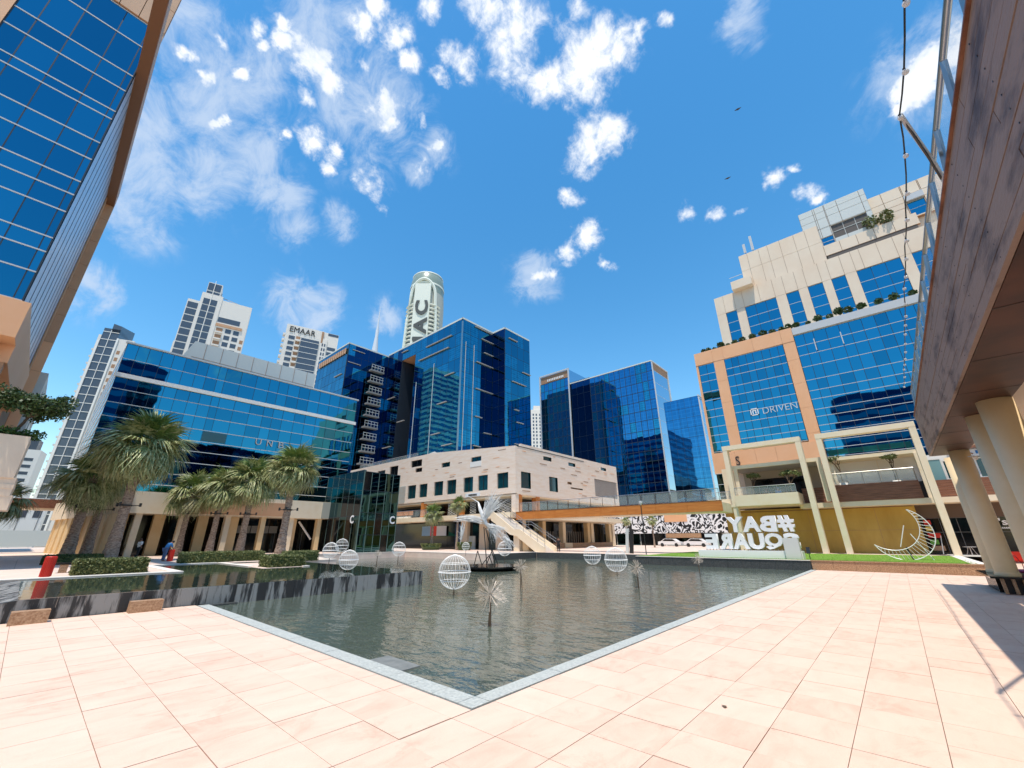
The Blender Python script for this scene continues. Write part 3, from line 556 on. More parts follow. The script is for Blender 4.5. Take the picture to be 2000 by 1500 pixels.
# balustrades
def rail(x0, y0, x1, y1, z, h, n, lb, grp=None, glass=True, name='balustrade', loc=None):
    t = T(name, lb, 'railing', (x0, y0, z), grp); d = Vector((x1-x0, y1-y0, 0)); 
    for i in range(n+1):
        p = Vector((x0, y0, z))+d*i/n; mb = MB(); mb.tube([p, p+Vector((0, 0, h))], .035, 5); mb.build('post', steel, t)
    mb = MB(); mb.tube([(x0, y0, z+h), (x1, y1, z+h)], .04, 6); mb.build('handrail', steel, t)
    if glass:
        nx = Vector((-d.y, d.x, 0)).normalized()*.015
        for i in range(n):
            a = Vector((x0, y0, z))+d*(i+.06)/n; b_ = Vector((x0, y0, z))+d*(i+.94)/n; mb = MB()
            q = [a-nx, a+nx, b_+nx, b_-nx]; mb.prism([(v.x, v.y) for v in q], z+.08, z+h-.08); mb.build('glass_panel', gl_clear, t)
    return t
rail(53.75, 13.0, 53.75, 7.0, 6.75, .85, 7, 'steel and glass balustrade along the front of the cream balcony box')
rail(56.05, -2.7, 56.05, 3.9, 7.35, 1.2, 5, 'clear glass balustrade above the dark timber band')
rail(55.4, 13.4, 55.4, 16.8, 6.2, 1.2, 3, 'glass balustrade at the left end of the office terrace')
# frangipani trees in pots
def frangi(x, y, z, h, r, lb, name='potted_frangipani'):
    t = T(name, lb, 'tree', (x, y, z), 'potted frangipani trees on the podium terrace')
    mb = MB(); mb.lathe([(.28, z), (.38, z+.6), (.34, z+.6), (.3, z+.55), (0, z+.55)], x, y, 14); mb.build('pot', white, t, True)
    mb = MB(); rr = random.Random(int(x*7+y*13)); tips = []
    def br(p, d, l, rad, k):
        e = p+d*l; mb.tube([p, (p+e)/2+Vector((rr.uniform(-.04, .04),)*3), e], [rad, rad*.85, rad*.7], 5)
        if k == 0: tips.append(e); return
        for _ in range(3):
            nd = (d+Vector((rr.uniform(-.8, .8), rr.uniform(-.8, .8), rr.uniform(0, .5)))).normalized(); br(e, nd, l*.62, rad*.7, k-1)
    br(Vector((x, y, z+.5)), Vector((0, 0, 1)), h*.38, .07, 3); mb.build('trunk', twig, t)
    mb = MB()
    for e in tips: bush(mb, e.x, e.y, e.z+.05, r*.32, 12, rr, .7, .13)
    mb.build('crown', leafl, t)
frangi(55.8, 11.4, 5.8, 3.4, .9, 'potted frangipani tree at the left corner of the cream balcony')
frangi(54.6, 7.5, 5.9, 3.2, .9, 'potted frangipani tree at the right end of the cream balcony')
frangi(56.7, 3.0, 7.0, 3.4, .9, 'tall potted frangipani on the timber terrace, beside the right portal frame post')
frangi(56.9, -1.2, 6.9, 3.0, .9, 'bushier frangipani on the timber terrace, nearer the footbridge')
# ================================================================ NEAR FOOTBRIDGE (right edge)
br = T('timber_footbridge', 'weathered plank footbridge with glass rail passing overhead at the right', 'footbridge', (20, -3, 5.9))
PH = (7.95-5.9)/9
for i in range(9):
    xs = [-2+random.uniform(0, 3)]
    x = -6.0
    while x < 28.7:
        x1 = min(x+random.uniform(4.5, 7.5), 28.7)
        if 28.7-x1 < 1.5: x1 = 28.7
        B(br, 'plank', plankm, x+.006, x1-.006, -2.1+random.uniform(-.006, .006), -2.14-.03, 5.9+i*PH+.007, 5.9+(i+1)*PH-.007); x = x1
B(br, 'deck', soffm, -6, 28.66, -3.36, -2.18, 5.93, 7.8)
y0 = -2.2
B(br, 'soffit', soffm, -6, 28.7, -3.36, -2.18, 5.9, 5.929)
B(br, 'end_board', plankm, 28.66, 28.72, -3.36, -2.17, 5.93, 7.95)
B(br, 'top_trim', wooddk, -6, 28.7, -2.3, -2.06, 7.95, 7.98)
x = -3.3
while x < 28.6:
    mb = MB(); mb.tube([(x, -2.15, 7.9), (x, -2.3, 9.12)], .045, 4); mb.build('rail_post', steel, br)
    mb = MB(); mb.box(x+.09, min(x+1.46, 28.6), -2.262, -2.25, 8.05, 9.02); mb.build('glass_panel', gl_clear, br)
    mb = MB(); mb.tube([(x-.02, -2.24, 8.7), (x+.12, -2.24, 8.7)], .02, 5); mb.build('glass_clamp', blackm, br); x += 1.55
mb = MB(); mb.tube([(-6, -2.3, 9.15), (28.6, -2.3, 9.15)], .05, 8); mb.build('handrail', steel, br, True)
B(br, 'ceiling_slab', cframe, -6, 28.2, -20, -3.7, 7.0, 8.2); B(br, 'wall_above', cframe, 22, 28.4, -3.9, -3.4, 6.2, 7.9)  # broad slab: ceiling of the building at right, extended unseen to shade the plaza
cols = (('round column under the far end of the footbridge, the nearer of that pair', 27.6, -3.02, .35), ('round column just behind the one at the far end of the footbridge', 29.9, -3.0, .34), ('thick round column cut by the right picture edge, nearer of its pair', 17.7, -3.02, .37), ('round column behind the thick one at the right picture edge', 19.8, -2.95, .36))
for lb, x, y, r in cols:
    z0 = .665 if x > 25 else 0
    c = T('round_column', lb, 'column', (x, y, z0), 'round columns under the footbridge'); mb = MB(); mb.lathe([(r, z0), (r, 5.895), (0, 5.895)], x, y, 40); o = mb.build('shaft', colm, c, False)
    for p in o.data.polygons: p.use_smooth = abs(p.normal.z) < .5
    mb = MB(); mb.lathe([(r+.03, z0), (r+.03, z0+.12), (r, z0+.14)], x, y, 32); mb.build('base_ring', colm, c, True)
pl = T('granite_planter', 'black granite planter bench with ribbed front under the footbridge', 'planter', (29, -4.5, 0))
B(pl, 'top_slab', blackg, 26.9, 31.5, -8, -2.42, .58, .66); B(pl, 'core', blackg, 27.15, 31, -7.8, -2.75, 0, .58)
for i in range(9): B(pl, 'rib', brown_g, 27.0, 27.15, -2.8-i*.3, -2.74-i*.3+.04, .02, .575)
for i in range(10): B(pl, 'rib', blackg, 27.7+i*.32, 27.84+i*.32, -2.74, -2.62, .02, .575)
def chair(x, y, z, m, lb, rot=0, cat='chair'):
    t = T('bistro_chair', lb, cat, (x, y, z), 'red cafe chairs', rot=rot)
    mb = MB(); mb.box(-.22, .22, -.22, .22, .43, .47); mb.build('seat', m, t, world=False)
    mb = MB(); mb.box(.2, .24, -.22, .22, .5, .88); mb.build('backrest', m, t, world=False)
    for a in (-1, 1):
        for b_ in (-1, 1): mb = MB(); mb.tube([(a*.2, b_*.2, .45), (a*.23, b_*.23, 0)], .015, 5); mb.build('leg', m, t, world=False)
    for a in (-1, 1): mb = MB(); mb.tube([(.2, a*.24, .88), (-.1, a*.26, .66), (-.2, a*.24, .45)], .018, 5); mb.build('armrest', m, t, world=False)
chair(30.2, -3.95, .66, red, 'red cafe chair beyond the round column by the right picture edge', .4); chair(30.8, -4.8, .66, red, 'red cafe chair close to the right picture edge', -.5)
o = MB(); o.lathe([(.0, .72), (.5, .72), (.56, .78), (.5, .84), (0, .86)], 29.2, -3.9, 20); o = o.build('seat_pad', purple, None, True); tag(o, 'glossy purple round seat pad on the black planter bench', 'seat')
# string lights and their mast
sl_ = T('string_lights', 'string of round bulbs hanging beside the footbridge rail', 'string lights', (20, -2.6, 11.5))
mb = MB(); pts = []
import itertools
ks = [(5.5, -1.66, 6.2), (8.85, -2.62, 9.85), (12.5, -2.58, 9.55), (16.5, -2.75, 9.6), (20, -2.75, 8.95), (24, -2.85, 8.6), (26, -2.8, 8.2)]
ks = [(k*6.6, -y_*6.6, 6.6) for k, y_ in ((.6, .262), (.885, .266), (1.194, .259), (1.35, .270), (1.60, .2735), (1.87, .2744), (2.22, .274), (2.71, .2805), (3.43, .282), (3.9, .284))]
for a, b_ in itertools.pairwise(ks):
    L_ = math.dist(a, b_); n = max(2, int(L_/.42))
    for i in range(n):
        t_ = i/n; s_ = -.10*math.sin(math.pi*t_)*min(1, L_/2); pts.append((a[0]+(b_[0]-a[0])*t_, a[1]+(b_[1]-a[1])*t_, 2.2+a[2]+s_))
mb.tube(pts, .012, 4); mb.build('cable', blackm, sl_)
bulb = mat('clear_bulb', (.75, .75, .72), rough=.08, alpha=.75)
mb = MB(); mb.lathe([(0, -.13), (.04, -.12), (.055, -.085), (.045, -.045), (.02, -.02)], 0, 0, 8, 0); mb.lathe([(.022, -.03), (.024, .02), (0, .03)], 0, 0, 6, 1); o = mb.build('bulb', [bulb, blackm]); bme = o.data; bpy.data.objects.remove(o)
for i, p in enumerate(pts):
    if i % 2 == 0 and i > 1: o = bpy.data.objects.new('bulb', bme); o.location = Vector(p)-Vector((20, -2.6, 11.5)); o.scale = (.8,)*3; link(o, sl_)
ms = T('light_mast', 'thin pole leaning up from the footbridge rail to carry the string of bulbs', 'pole', (9.6, -2.3, 7.95))
mb = MB(); mb.tube([(9.9, -2.3, 8.3), (9.55, -2.2, 8.75), (7.9, -1.72, 8.82)], .035, 6); mb.build('pole', alu, ms)
mb = MB(); mb.tube([(7.9, -1.72, 8.82), (9.1, -2.06, 8.70), (9.8, -2.25, 8.5)], .02, 5); mb.build('cable', blackm, ms)
# ================================================================ FAR ORANGE FOOTBRIDGE
fb = T('orange_footbridge', 'long orange timber footbridge crossing from the stone mall to the cream balcony', 'footbridge', (46.5, 26, 4.7))
y = 12.6
while y < 40.5: y1 = min(y+3.5, 40.55); B(fb, 'timber_panel', wood, 46.3, 46.4, y+.01, y1-.01, 4.75, 5.75); y = y1
B(fb, 'deck', cframe, 46.4, 49.5, 12.6, 40.5, 4.68, 5.6); B(fb, 'edge', wooddk, 46.28, 46.42, 12.6, 40.55, 5.75, 5.8)
rail(46.5, 12.8, 46.5, 40.0, 5.8, 1.2, 16, 'steel and glass rail along the orange footbridge')
# ================================================================ STONE MALL
ml = T('stone_mall', 'low travertine clad mall with scattered square windows above the arcade', 'building', (47, 41, .6))
LW = [(42.2, 44.6, 9.4, 11.75), (46.6, 48.9, 9.4, 11.8), (50.0, 52.4, 9.4, 11.8), (54.2, 56.7, 9.35, 11.75), (57.7, 60.3, 9.35, 11.8), (62.2, 64.7, 9.35, 11.75), (65.7, 68.4, 9.3, 11.8), (48.2, 50.7, 13.4, 15.0), (56.1, 58.5, 14.15, 15.0), (64.2, 66.4, 14.1, 14.9), (64.4, 68.0, 15.2, 16.5), (72.3, 75.4, 14.2, 16.2), (77, 80, 14.4, 15.8)]
def wall_open(par, a_, c, a0, a1, z0, z1, holes, m, th=.35, name='wall'):
    A = sorted({a0, a1}|{h[i] for h in holes for i in (0, 1)}); mb = MB()
    for i in range(len(A)-1):
        ca = (A[i]+A[i+1])/2; hs = sorted((h[2], h[3]) for h in holes if h[0] < ca < h[1]); z = z0
        for b0, b1 in hs+[(z1, z1)]:
            if b0 > z+1e-4:
                if a_ == 'x': mb.box(c, c+th, A[i], A[i+1], z, b0)
                else: mb.box(A[i], A[i+1], c, c+th, z, b0)
            z = b1
    return mb.build(name, m, par)
ZT = 15.7
wall_open(ml, 'x', 46.5, 40.7, 61, 8.5, 15.6, [h for h in LW if h[0] < 61], trav); wall_open(ml, 'x', 46.5, 61, 92, 8.5, 17.2, [h for h in LW if h[0] > 61], trav)
mb = MB(); v = [(40.7, 15.6), (61, 15.6), (61, 17.2)]; mb.v = [(46.5, a, b_) for a, b_ in v]+[(46.85, a, b_) for a, b_ in v]; mb.f = [(0, 2, 1), (3, 4, 5), (0, 1, 4, 3), (1, 2, 5, 4), (2, 0, 3, 5)]; mb.mi = [0]*5; mb.build('wall', trav, ml)
for i, h in enumerate(LW):
    w_ = B(ml, 'window', gl_blk if i > 8 else gl_teal, 46.75, 46.85, h[0], h[1], h[2], h[3]); 
    SUB(w_, 'window_frame', blackm, 46.68, 46.76, (h[0]+h[1])/2-.04, (h[0]+h[1])/2+.04, h[2], h[3])
wp = B(ml, 'window_panel', white, 46.45, 46.6, 48.1, 50.8, 13.35, 14.2)
RW = [(47.75, 50.1, 9.35, 11.8), (54.9, 57.3, 9.4, 11.75), (53.5, 55.75, 14.3, 14.95), (60.8, 63.0, 14.25, 14.85), (72.1, 74.2, 14.75, 15.3), (60.2, 61.5, 11.0, 11.4), (61.1, 65.0, 10.3, 10.55), (69.3, 78.1, 9.6, 12.8)]
wall_open(ml, 'y', 40.7, 46.855, 66, 8.4, 15.55, RW, trav); wall_open(ml, 'y', 40.72, 66, 78.5, 8.3, 16.1, RW, trav)
for i, h in enumerate(RW[:5]): B(ml, 'window', gl_teal, h[0], h[1], 40.95, 41.05, h[2], h[3])
for h in RW[5:7]: B(ml, 'slot', slotm, h[0], h[1], 40.95, 41.05, h[2], h[3])
for i in range(16): B(ml, 'louvre', alu, 69.3, 78.1, 40.78, 40.98, 9.65+i*.2, 9.73+i*.2, (R(25), 0, 0))
B(ml, 'louvre_back', slotm, 69.3, 78.1, 41.0, 41.1, 9.6, 12.8)
B(ml, 'core', trav, 46.9, 78.4, 41.15, 92, 8.4, 15.2)
B(ml, 'roof_edge', blackm, 46.9, 66, 40.66, 40.9, 15.56, 15.66)
rn = random.Random(11)
for i in range(34):
    y = rn.uniform(41.5, 70); z = rn.uniform(8.9, 15.4); wd = rn.uniform(.5, 1.7)
    if any(h[0]-1.8 < y < h[1]+.1 and h[2]-.2 < z < h[3]+.2 for h in LW): continue
    B(ml, 'stone_slot', slotm if i % 2 else peach, 46.48, 46.52, y, y+wd, z, z+.1)
for i in range(34):
    x = rn.uniform(47, 76); z = rn.uniform(8.8, 15.2); wd = rn.uniform(.5, 2.0)
    if any(h[0]-2.2 < x < h[1]+.1 and h[2]-.3 < z < h[3]+.3 for h in RW): continue
    B(ml, 'stone_slot', slotm if i % 2 else peach, x, x+wd, 40.67, 40.715, z, z+.1)
# upper floor recess, deck slab, columns
B(ml, 'soffit', cframe, 46.6, 78, 41, 84, 8.15, 8.4)
B(ml, 'deck_slab', cframe, 45.0, 80, 40.5, 84, 5.0, 5.75)
B(ml, 'back_wall', gl_blk, 49.6, 50, 44, 84, 5.75, 8.2); B(ml, 'back_wall', gl_blk, 50, 78, 44, 44.3, 5.75, 8.2)
for y in (40.8, 52.6, 63): B(ml, 'deck_column', wood if y > 41 else trav, 46.55, 47.3, y, y+.8, 5.75, 8.4)
for x in (47.3, 51.6): B(ml, 'timber_pier', wood, x, x+.9, 40.9, 41.8, 5.75, 8.4)
B(ml, 'sign_board', mat('sign_pale', (.75, .78, .80)), 46.35, 46.48, 48.2, 51.6, 8.55, 9.1); mb = MB(); [mb.box(46.3, 46.35, 48.9+i*.33, 48.9+i*.33+.24, 8.68, 8.95) for i in range(6)]; mb.build('sign_lettering', blackm, ml)
# arabesque screens on the upper deck
scr = mat('pierced_white_screen', (.55, .55, .52), rough=.6)
def screen(y0, y1):
    t = MB(); n = int((y1-y0)/.45)
    for i in range(n):
        for j in range(6):
            cy, cz = y0+(i+.5)*(y1-y0)/n, 5.95+j*.38+(.19 if i % 2 else 0); q = [Vector((46.9, cy+.2*math.cos(k*math.pi/3), cz+.19*math.sin(k*math.pi/3))) for k in range(7)]; t.tube(q, .03, 4)
    return t.build('pierced_screen', scr, ml)
screen(41.9, 44.8); screen(52.9, 56.5); screen(49.5, 51)
rail(45.1, 57, 45.1, 72, 5.8, 1.15, 9, 'steel rail on the mall deck behind the small palm'); rail(46.6, 66, 46.6, 88, 16.9, 1.0, 12, 'glass roof rail on the left part of the stone mall')
um = T('terrace_umbrella', 'open grey umbrella on the roof terrace of the stone mall', 'umbrella', (49, 64, 15)); mb = MB(); mb.tube([(49, 64, 15), (49, 64, 18)], .05, 6); mb.build('pole', steel, um); mb = MB(); mb.lathe([(2.2, 17.2), (.1, 18.2), (0, 18.2)], 49, 64, 8); mb.build('canopy', mat('grey_canvas', (.35, .35, .33)), um)
# balcony with orange planters left, small slab boxes
B(ml, 'timber_planter', wood, 46.1, 46.4, 65.8, 73, 6.3, 7.0); B(ml, 'slab_band', white, 46.0, 46.4, 66.3, 74, 5.75, 6.1); B(ml, 'slab_band', cframe, 45.9, 46.4, 66.3, 74, 4.9, 5.6)
for i in range(14): B(ml, 'louvre', ltgrey, 46.4, 46.5, 69.0, 72.5, 8.6+i*.24, 8.7+i*.24)
# ground floor
B(ml, 'shop_wall', gl_blk, 48.0, 48.3, 41, 84, .6, 5.0); B(ml, 'shop_wall', gl_blk, 48, 84, 47, 47.3, .6, 5.0)
for y in (44.0, 47.6, 52.0): B(ml, 'pier', cream, 47.4, 48.0, y, y+1.6, .6, 5.0)
B(ml, 'shop_door', mat('green_grey_door', (.06, .08, .07)), 47.9, 47.99, 45.7, 47.5, .6, 4.2); B(ml, 'low_wall', ltgrey, 47.8, 47.99, 50.6, 53.6, .6, 2.6)
pa = MB(); pa.box(47.7, 47.8, 57.7, 60.3, 2.7, 4.3, 0); pa.box(47.68, 47.7, 60.3, 62, 2.7, 4.3, 1); pa.box(47.7, 47.8, 62, 64.5, 2.7, 4.3, 2); pa.build('shop_poster', [mat('poster_pale', (.55, .6, .7)), red, mat('poster_blue', (.2, .35, .55))], ml)
B(ml, 'shop_panel', mat('deep_blue_panel', (.01, .05, .14)), 47.8, 47.9, 53.8, 55.4, .6, 4.5)
for x, m_ in ((53.2, cframe), (58.6, ycol), (64.6, cframe), (73.0, ycol), (74.4, cframe), (81.5, ycol), (83.0, cframe)): B(ml, 'arcade_column', m_, x, x+.9, 45.2, 46.1, .6, 5.6)
B(ml, 'arcade_beam', cframe, 52, 84, 44.9, 46.4, 5.0, 5.6)
fr = [B(ml, 'folding_door', mat('grey_door', (.16, .15, .14)), x, x+.25, 46.7, 46.8, .9, 3.4) for x in [56+i*.75 for i in range(30)] if not 64 < x < 65.6]
B(ml, 'planter_wall', brown_g, 54, 82, 44.9, 45.2, .6, 1.4); B(ml, 'planter_wall', cframe, 64.6, 67, 44.85, 45.15, .6, 1.42)
# stairs
stp = T('white_staircase', 'cream staircase running down from the mall deck to the pool terrace', 'stairs', (44.5, 38, .6))
ys_, yt, zs, zt = 33.1, 42.5, .6, 5.75; nst = 30
for side in (43.2, 45.6):
    mb = MB(); v = [(ys_, zs), (ys_, 1.15), (37.2, 3.35), (38.2, 3.35), (yt, 6.0), (yt, 4.6), (38.9, 2.7), (37.8, 2.5), (34.6, zs)]
    n = len(v); mb.v = [(side, y_, z_) for y_, z_ in v]+[(side+.18, y_, z_) for y_, z_ in v]; mb.f = [tuple(range(n))[::-1], tuple(range(n, 2*n))]+[(i, (i+1) % n, n+(i+1) % n, n+i) for i in range(n)]; mb.mi = [0]*len(mb.f); mb.build('stringer', cframe, stp)
for i in range(nst):
    t_ = i/nst; B(stp, 'step', coping, 43.38, 45.6, ys_+.3+t_*9.0, ys_+.62+t_*9.0, .6+t_*5.0, .76+t_*5.0)
for side in (43.25, 45.7):
    for dz in (0, -.35): mb = MB(); mb.tube([(side, ys_, 2.15+dz), (side, 37.2, 4.35+dz), (side, 38.2, 4.35+dz), (side, yt, 6.95+dz)], .035, 6); mb.build('handrail', steel, stp)
    for k in range(9): y_ = ys_+k*1.15; z_ = 1.1+(y_-ys_)*.54; mb = MB(); mb.tube([(side, y_, z_), (side, y_, z_+1.0)], .025, 5); mb.build('baluster', steel, stp)
B(stp, 'landing_pier', cframe, 43.6, 45.4, 37.6, 38.6, .6, 2.6); B(stp, 'landing_pier', ycol, 43.8, 45.3, 36.2, 37.2, .6, 2.0)
# ================================================================ MURAL WALL AND BEYOND
mu = T('mural_building', 'long wall painted with a black and white abstract swirl mural', 'building', (95, 40, .6))
B(mu, 'mural_wall', mural_m, 95, 95.4, 20, 56, 3.15, 8.6); B(mu, 'core', ltgrey, 95.5, 110, 20, 60, .6, 8.4)
for i in range(5): B(mu, 'shop_front', gl_green if i % 2 else gl_blk, 94.95, 95.3, 27+i*6, 32.6+i*6, .6, 3.1)
B(mu, 'fascia', brown_g, 94.6, 95, 31, 38.5, 2.2, 3.1); B(mu, 'painted_panel', peach, 94.9, 94.98, 33.5, 38.5, 5.5, 8.0)
for y in (40.5, 46.5, 51.5): mb = MB(); mb.tube([(94.7, y+2.2*math.cos(a), 9.3+1.2*math.sin(a)) for a in [math.pi+i*math.pi/10 for i in range(11)]], .14, 5); mb.build('scroll_ornament', blackm if y != 46.5 else white, mu)
B(mu, 'parapet', mural_m, 95, 95.3, 30, 56, 8.6, 9.6)
for k, (x, y, lb) in enumerate(((101, 45.4, 'white parked car in front of the mural, nearer the lamp post'), (101, 40.0, 'white parked car in front of the mural, nearer the big letters'))):
    c = T('parked_car', lb, 'car', (84, 33.4-k*5, .6), 'white parked cars')
    X, Y = 84, 33.4-k*5; mb = MB()
    prof = [(-2.2, .35), (-2.2, .8), (-1.5, .95), (-.8, 1.42), (.9, 1.45), (1.6, 1.0), (2.2, .9), (2.25, .35)]
    n = 8; mb.v = [(X-.85, Y+a, .6+b_) for a, b_ in prof]+[(X+.85, Y+a, .6+b_) for a, b_ in prof]; mb.f = [tuple(range(n)), tuple(range(n, 16))[::-1]]+[(i, n+i, n+(i+1) % n, (i+1) % n) for i in range(n)]; mb.mi = [0]*len(mb.f); mb.build('body', carw, c)
    for s_ in (-1.35, 1.4): mb = MB(); mb.tube([(X-.9, Y+s_, .93), (X-.66, Y+s_, .93)], .33, 14); mb.build('wheel', tyre, c)
    mb = MB(); v = [(-1.3, .98), (-.72, 1.34), (.8, 1.37), (1.35, 1.02)]; mb.face([(X-.86, Y+a, .6+b_) for a, b_ in v]); mb.build('side_window', gl_blk, c)
# ================================================================ TOWERS (centre)
rearf = mat('rear_facade', (.16, .22, .30), rough=.2, metal=.6)
tw = T('central_glass_tower', 'tallest dark blue glass office block with short horizontal fins at the centre', 'building', (71.5, 83.6, .6))
fl = [z for z in rng(22.4, 65.2, 10)]; fl2 = rng(22.4, 65.2, 20)
facade(tw, 'x', 71.5, rng(83.6, 107, 8), fl, [gl_tower, gl_tower, gl_deep], fm=alud, vm=alud, mw=.06, th=.06, tilt=.05)
facade(tw, 'x', 71.5, rng(107, 115, 2), [60.6, 65.2], gl_tower, fm=alud, tilt=.05)
facade(tw, 'x', 71.5, rng(115, 124, 3), fl, [gl_tower, gl_dark], fm=alud, tilt=.05)
facade(tw, 'y', 83.6, rng(71.5, 84.9, 4), fl, [gl_tower, gl_tower, gl_deep], fm=alud, vm=alud, tilt=.05)
facade(tw, 'x', 84.7, rng(78.3, 83.5, 2), fl, [gl_dark], fm=alud, vm=alud, tilt=.05)
facade(tw, 'y', 78.3, rng(84.75, 97, 4), fl, [gl_tower, gl_deep], fm=alud, vm=alud, tilt=.05)
B(tw, 'core', rearf, 71.8, 96.6, 83.9, 107, 8, 65); B(tw, 'core', rearf, 85, 96.7, 78.6, 84, 8, 65); B(tw, 'portal_head', alud, 71.8, 92, 107, 115, 60.6, 65); B(tw, 'core', rearf, 71.8, 92, 115, 130, 8, 65); B(tw, 'portal_back', alud, 80, 92, 107, 115, 8, 60.6)
B(tw, 'portal_side', alud, 71.7, 92, 106.98, 107.06, 8, 60.5); B(tw, 'portal_side', alud, 71.7, 92, 114.9, 114.98, 8, 60.5)
B(tw, 'portal_soffit', tan, 71.6, 92, 107.05, 114.95, 60.55, 60.6)
for a in (('x', 71.4, 83.5, 124.1), ('y', 83.5, 71.4, 84.9), ('y', 78.2, 84.6, 97.1)): ax(tw, 'parapet', ltgrey, a[0], a[1], a[1]+.4, a[2], a[3], 65.2, 65.75)
B(tw, 'parapet', ltgrey, 84.6, 84.9, 78.2, 83.6, 65.2, 65.76)
B(tw, 'corner_tube', steel, 71.3, 71.65, 83.4, 83.75, 10, 64.4)
for y, z in ((90.6, 53), (100, 40)): pass
B(tw, 'vertical_strip', alu, 71.38, 71.46, 96.3, 96.5, 12, 54); B(tw, 'vertical_strip', alu, 71.38, 71.46, 105.2, 105.4, 12, 50); B(tw, 'vertical_strip', alu, 76.4, 76.55, 83.45, 83.55, 12, 58); B(tw, 'vertical_strip', alu, 73.0, 73.15, 83.45, 83.55, 12, 58)
fin = mat('pale_fin', (.36, .35, .33), rough=.5)
for y0, y1, z in ((88.2, 101, 61.1), (89.3, 104.5, 64.0-6.7), (86.2, 90.4, 48.1), (89, 93.3, 39.7), (91.3, 95.3, 30.7), (85.6, 90, 26.7), (111.7, 115.2, 63.6), (117.1, 121.5, 47.6), (116.4, 121.3, 30.4), (110, 114, 38)): B(tw, 'fin', fin, 71.0, 71.45, y0, y1, z-.10, z+.10)
for x0, x1, z in ((76.6, 84, 64.6), (79.5, 85.3, 61.3), (80.7, 84.7, 56.9), (77.6, 85.2, 52.8), (77.5, 84.9, 44.1), (77.6, 80.3, 35.5), (81.3, 84.3, 31.2), (77.2, 80, 26.8)): B(tw, 'fin', fin, x0, x1, 83.1, 83.55, z-.10, z+.10)
for x0, x1, z in ((86.5, 90.5, 62.5), (93.0, 97, 52.5), (88, 94.5, 48), (89, 91, 39), (90, 93, 35.2), (89, 92, 28.4)): B(tw, 'fin', fin, x0, x1, 77.8, 78.25, z-.10, z+.10)
rearb = mat('balcony_grey', (.26, .26, .25), rough=.7)
t2 = T('balcony_glass_block', 'dark blue glass block with a vertical stack of white railed balconies', 'building', (56, 124, .6))
f2 = rng(16, 64.6, 12)
facade(t2, 'y', 124, rng(56, 71.4, 6), f2, [gl_tower, gl_dark, gl_dark], fm=alud, vm=alud, tilt=.05); facade(t2, 'x', 56, rng(124, 147, 8), f2, [gl_tower, gl_deep], fm=alud, vm=alud, tilt=.05)
B(t2, 'core', alud, 56.3, 71.2, 124.3, 146.8, 5, 64.4); ax(t2, 'parapet', ltgrey, 'x', 55.9, 56.3, 123.9, 147, 64.6, 65.1); ax(t2, 'parapet', ltgrey, 'y', 123.9, 124.3, 56, 71.5, 64.6, 65.1)
for i in range(9):
    z = 25.0+i*4.05; b_ = B(t2, 'balcony', rearb, 64.3, 69.4, 122.4, 124, z-.5, z)
    for k in range(5): B(t2, 'balcony_post', ltgrey, 64.5+k*1.15, 64.6+k*1.15, 122.45, 122.55, z, z+1.9)
    B(t2, 'balcony_rail', ltgrey, 64.4, 69.3, 122.42, 122.5, z+.9, z+1.05); B(t2, 'balcony_rail', ltgrey, 64.4, 69.3, 122.42, 122.5, z+1.8, z+1.95)
for i in range(13): B(t2, 'roof_letter', tan, 55.6, 55.8, 125+i*1.6, 126.1+i*1.6, 61.2, 63.2)
for y0, y1, z in ((126, 131, 54), (133, 141, 46), (136, 142, 49)): B(t2, 'fin', fin, 55.6, 55.95, y0, y1, z-.10, z+.10)
for x0, x1, z in ((57.5, 62, 62.8), (56.5, 61, 58)): B(t2, 'fin', fin, x0, x1, 123.6, 123.95, z-.10, z+.10)
# twin lattice glass towers
g2 = T('lattice_glass_tower', 'broad lighter blue glass tower with a fine window lattice and silver side', 'building', (121.3, 46.7, .6))
facade(g2, 'x', 121.3, rng(46.7, 70.1, 12), rng(14.5, 56.4, 13), [gl_lat, gl_lat, gl_lat, gl_tower], fm=alud, vm=alud, mw=.16, th=.16, tilt=.04)
facade(g2, 'x', 121.32, rng(70.1, 78.6, 3), rng(14.5, 57, 8), gl_dark, fm=alud, vm=alud, tilt=.04); B(g2, 'core', alud, 121.6, 133.8, 47, 78.5, 8, 56.3)
facade(g2, 'y', 46.7, [121.5, 134], rng(15.5, 53.5, 9), gl_grey, fm=ltgrey, vm=ltgrey, tilt=.03); B(g2, 'edge_trim', alu, 121.15, 121.5, 46.45, 46.75, 14, 56.5); B(g2, 'edge_trim', alu, 133.9, 134.3, 46.45, 46.75, 14, 56.5); B(g2, 'edge_trim', alu, 121.1, 134.3, 46.4, 46.8, 56.2, 56.6); B(g2, 'louvre', slotm, 121.6, 133.9, 46.75, 46.95, 53.6, 56.2)
B(g2, 'parapet', ltgrey, 121.1, 121.5, 46.7, 78.6, 56.4, 56.8)
g1 = T('slim_glass_tower', 'slim lighter blue glass tower with a white framed edge behind the stone mall corner', 'building', (120.8, 78.6, .6))
facade(g1, 'x', 120.8, rng(78.7, 92.2, 7), rng(14.5, 59.2, 14), [gl_lat, gl_blue], fm=alud, vm=alud, mw=.14, th=.14, tilt=.04); B(g1, 'core', ltgrey, 121.1, 137, 78.8, 92, 8, 62.4)
for y in (78.65, 92.3): B(g1, 'edge_trim', alu, 120.5, 120.85, y-.2, y+.25, 12, 62.8)
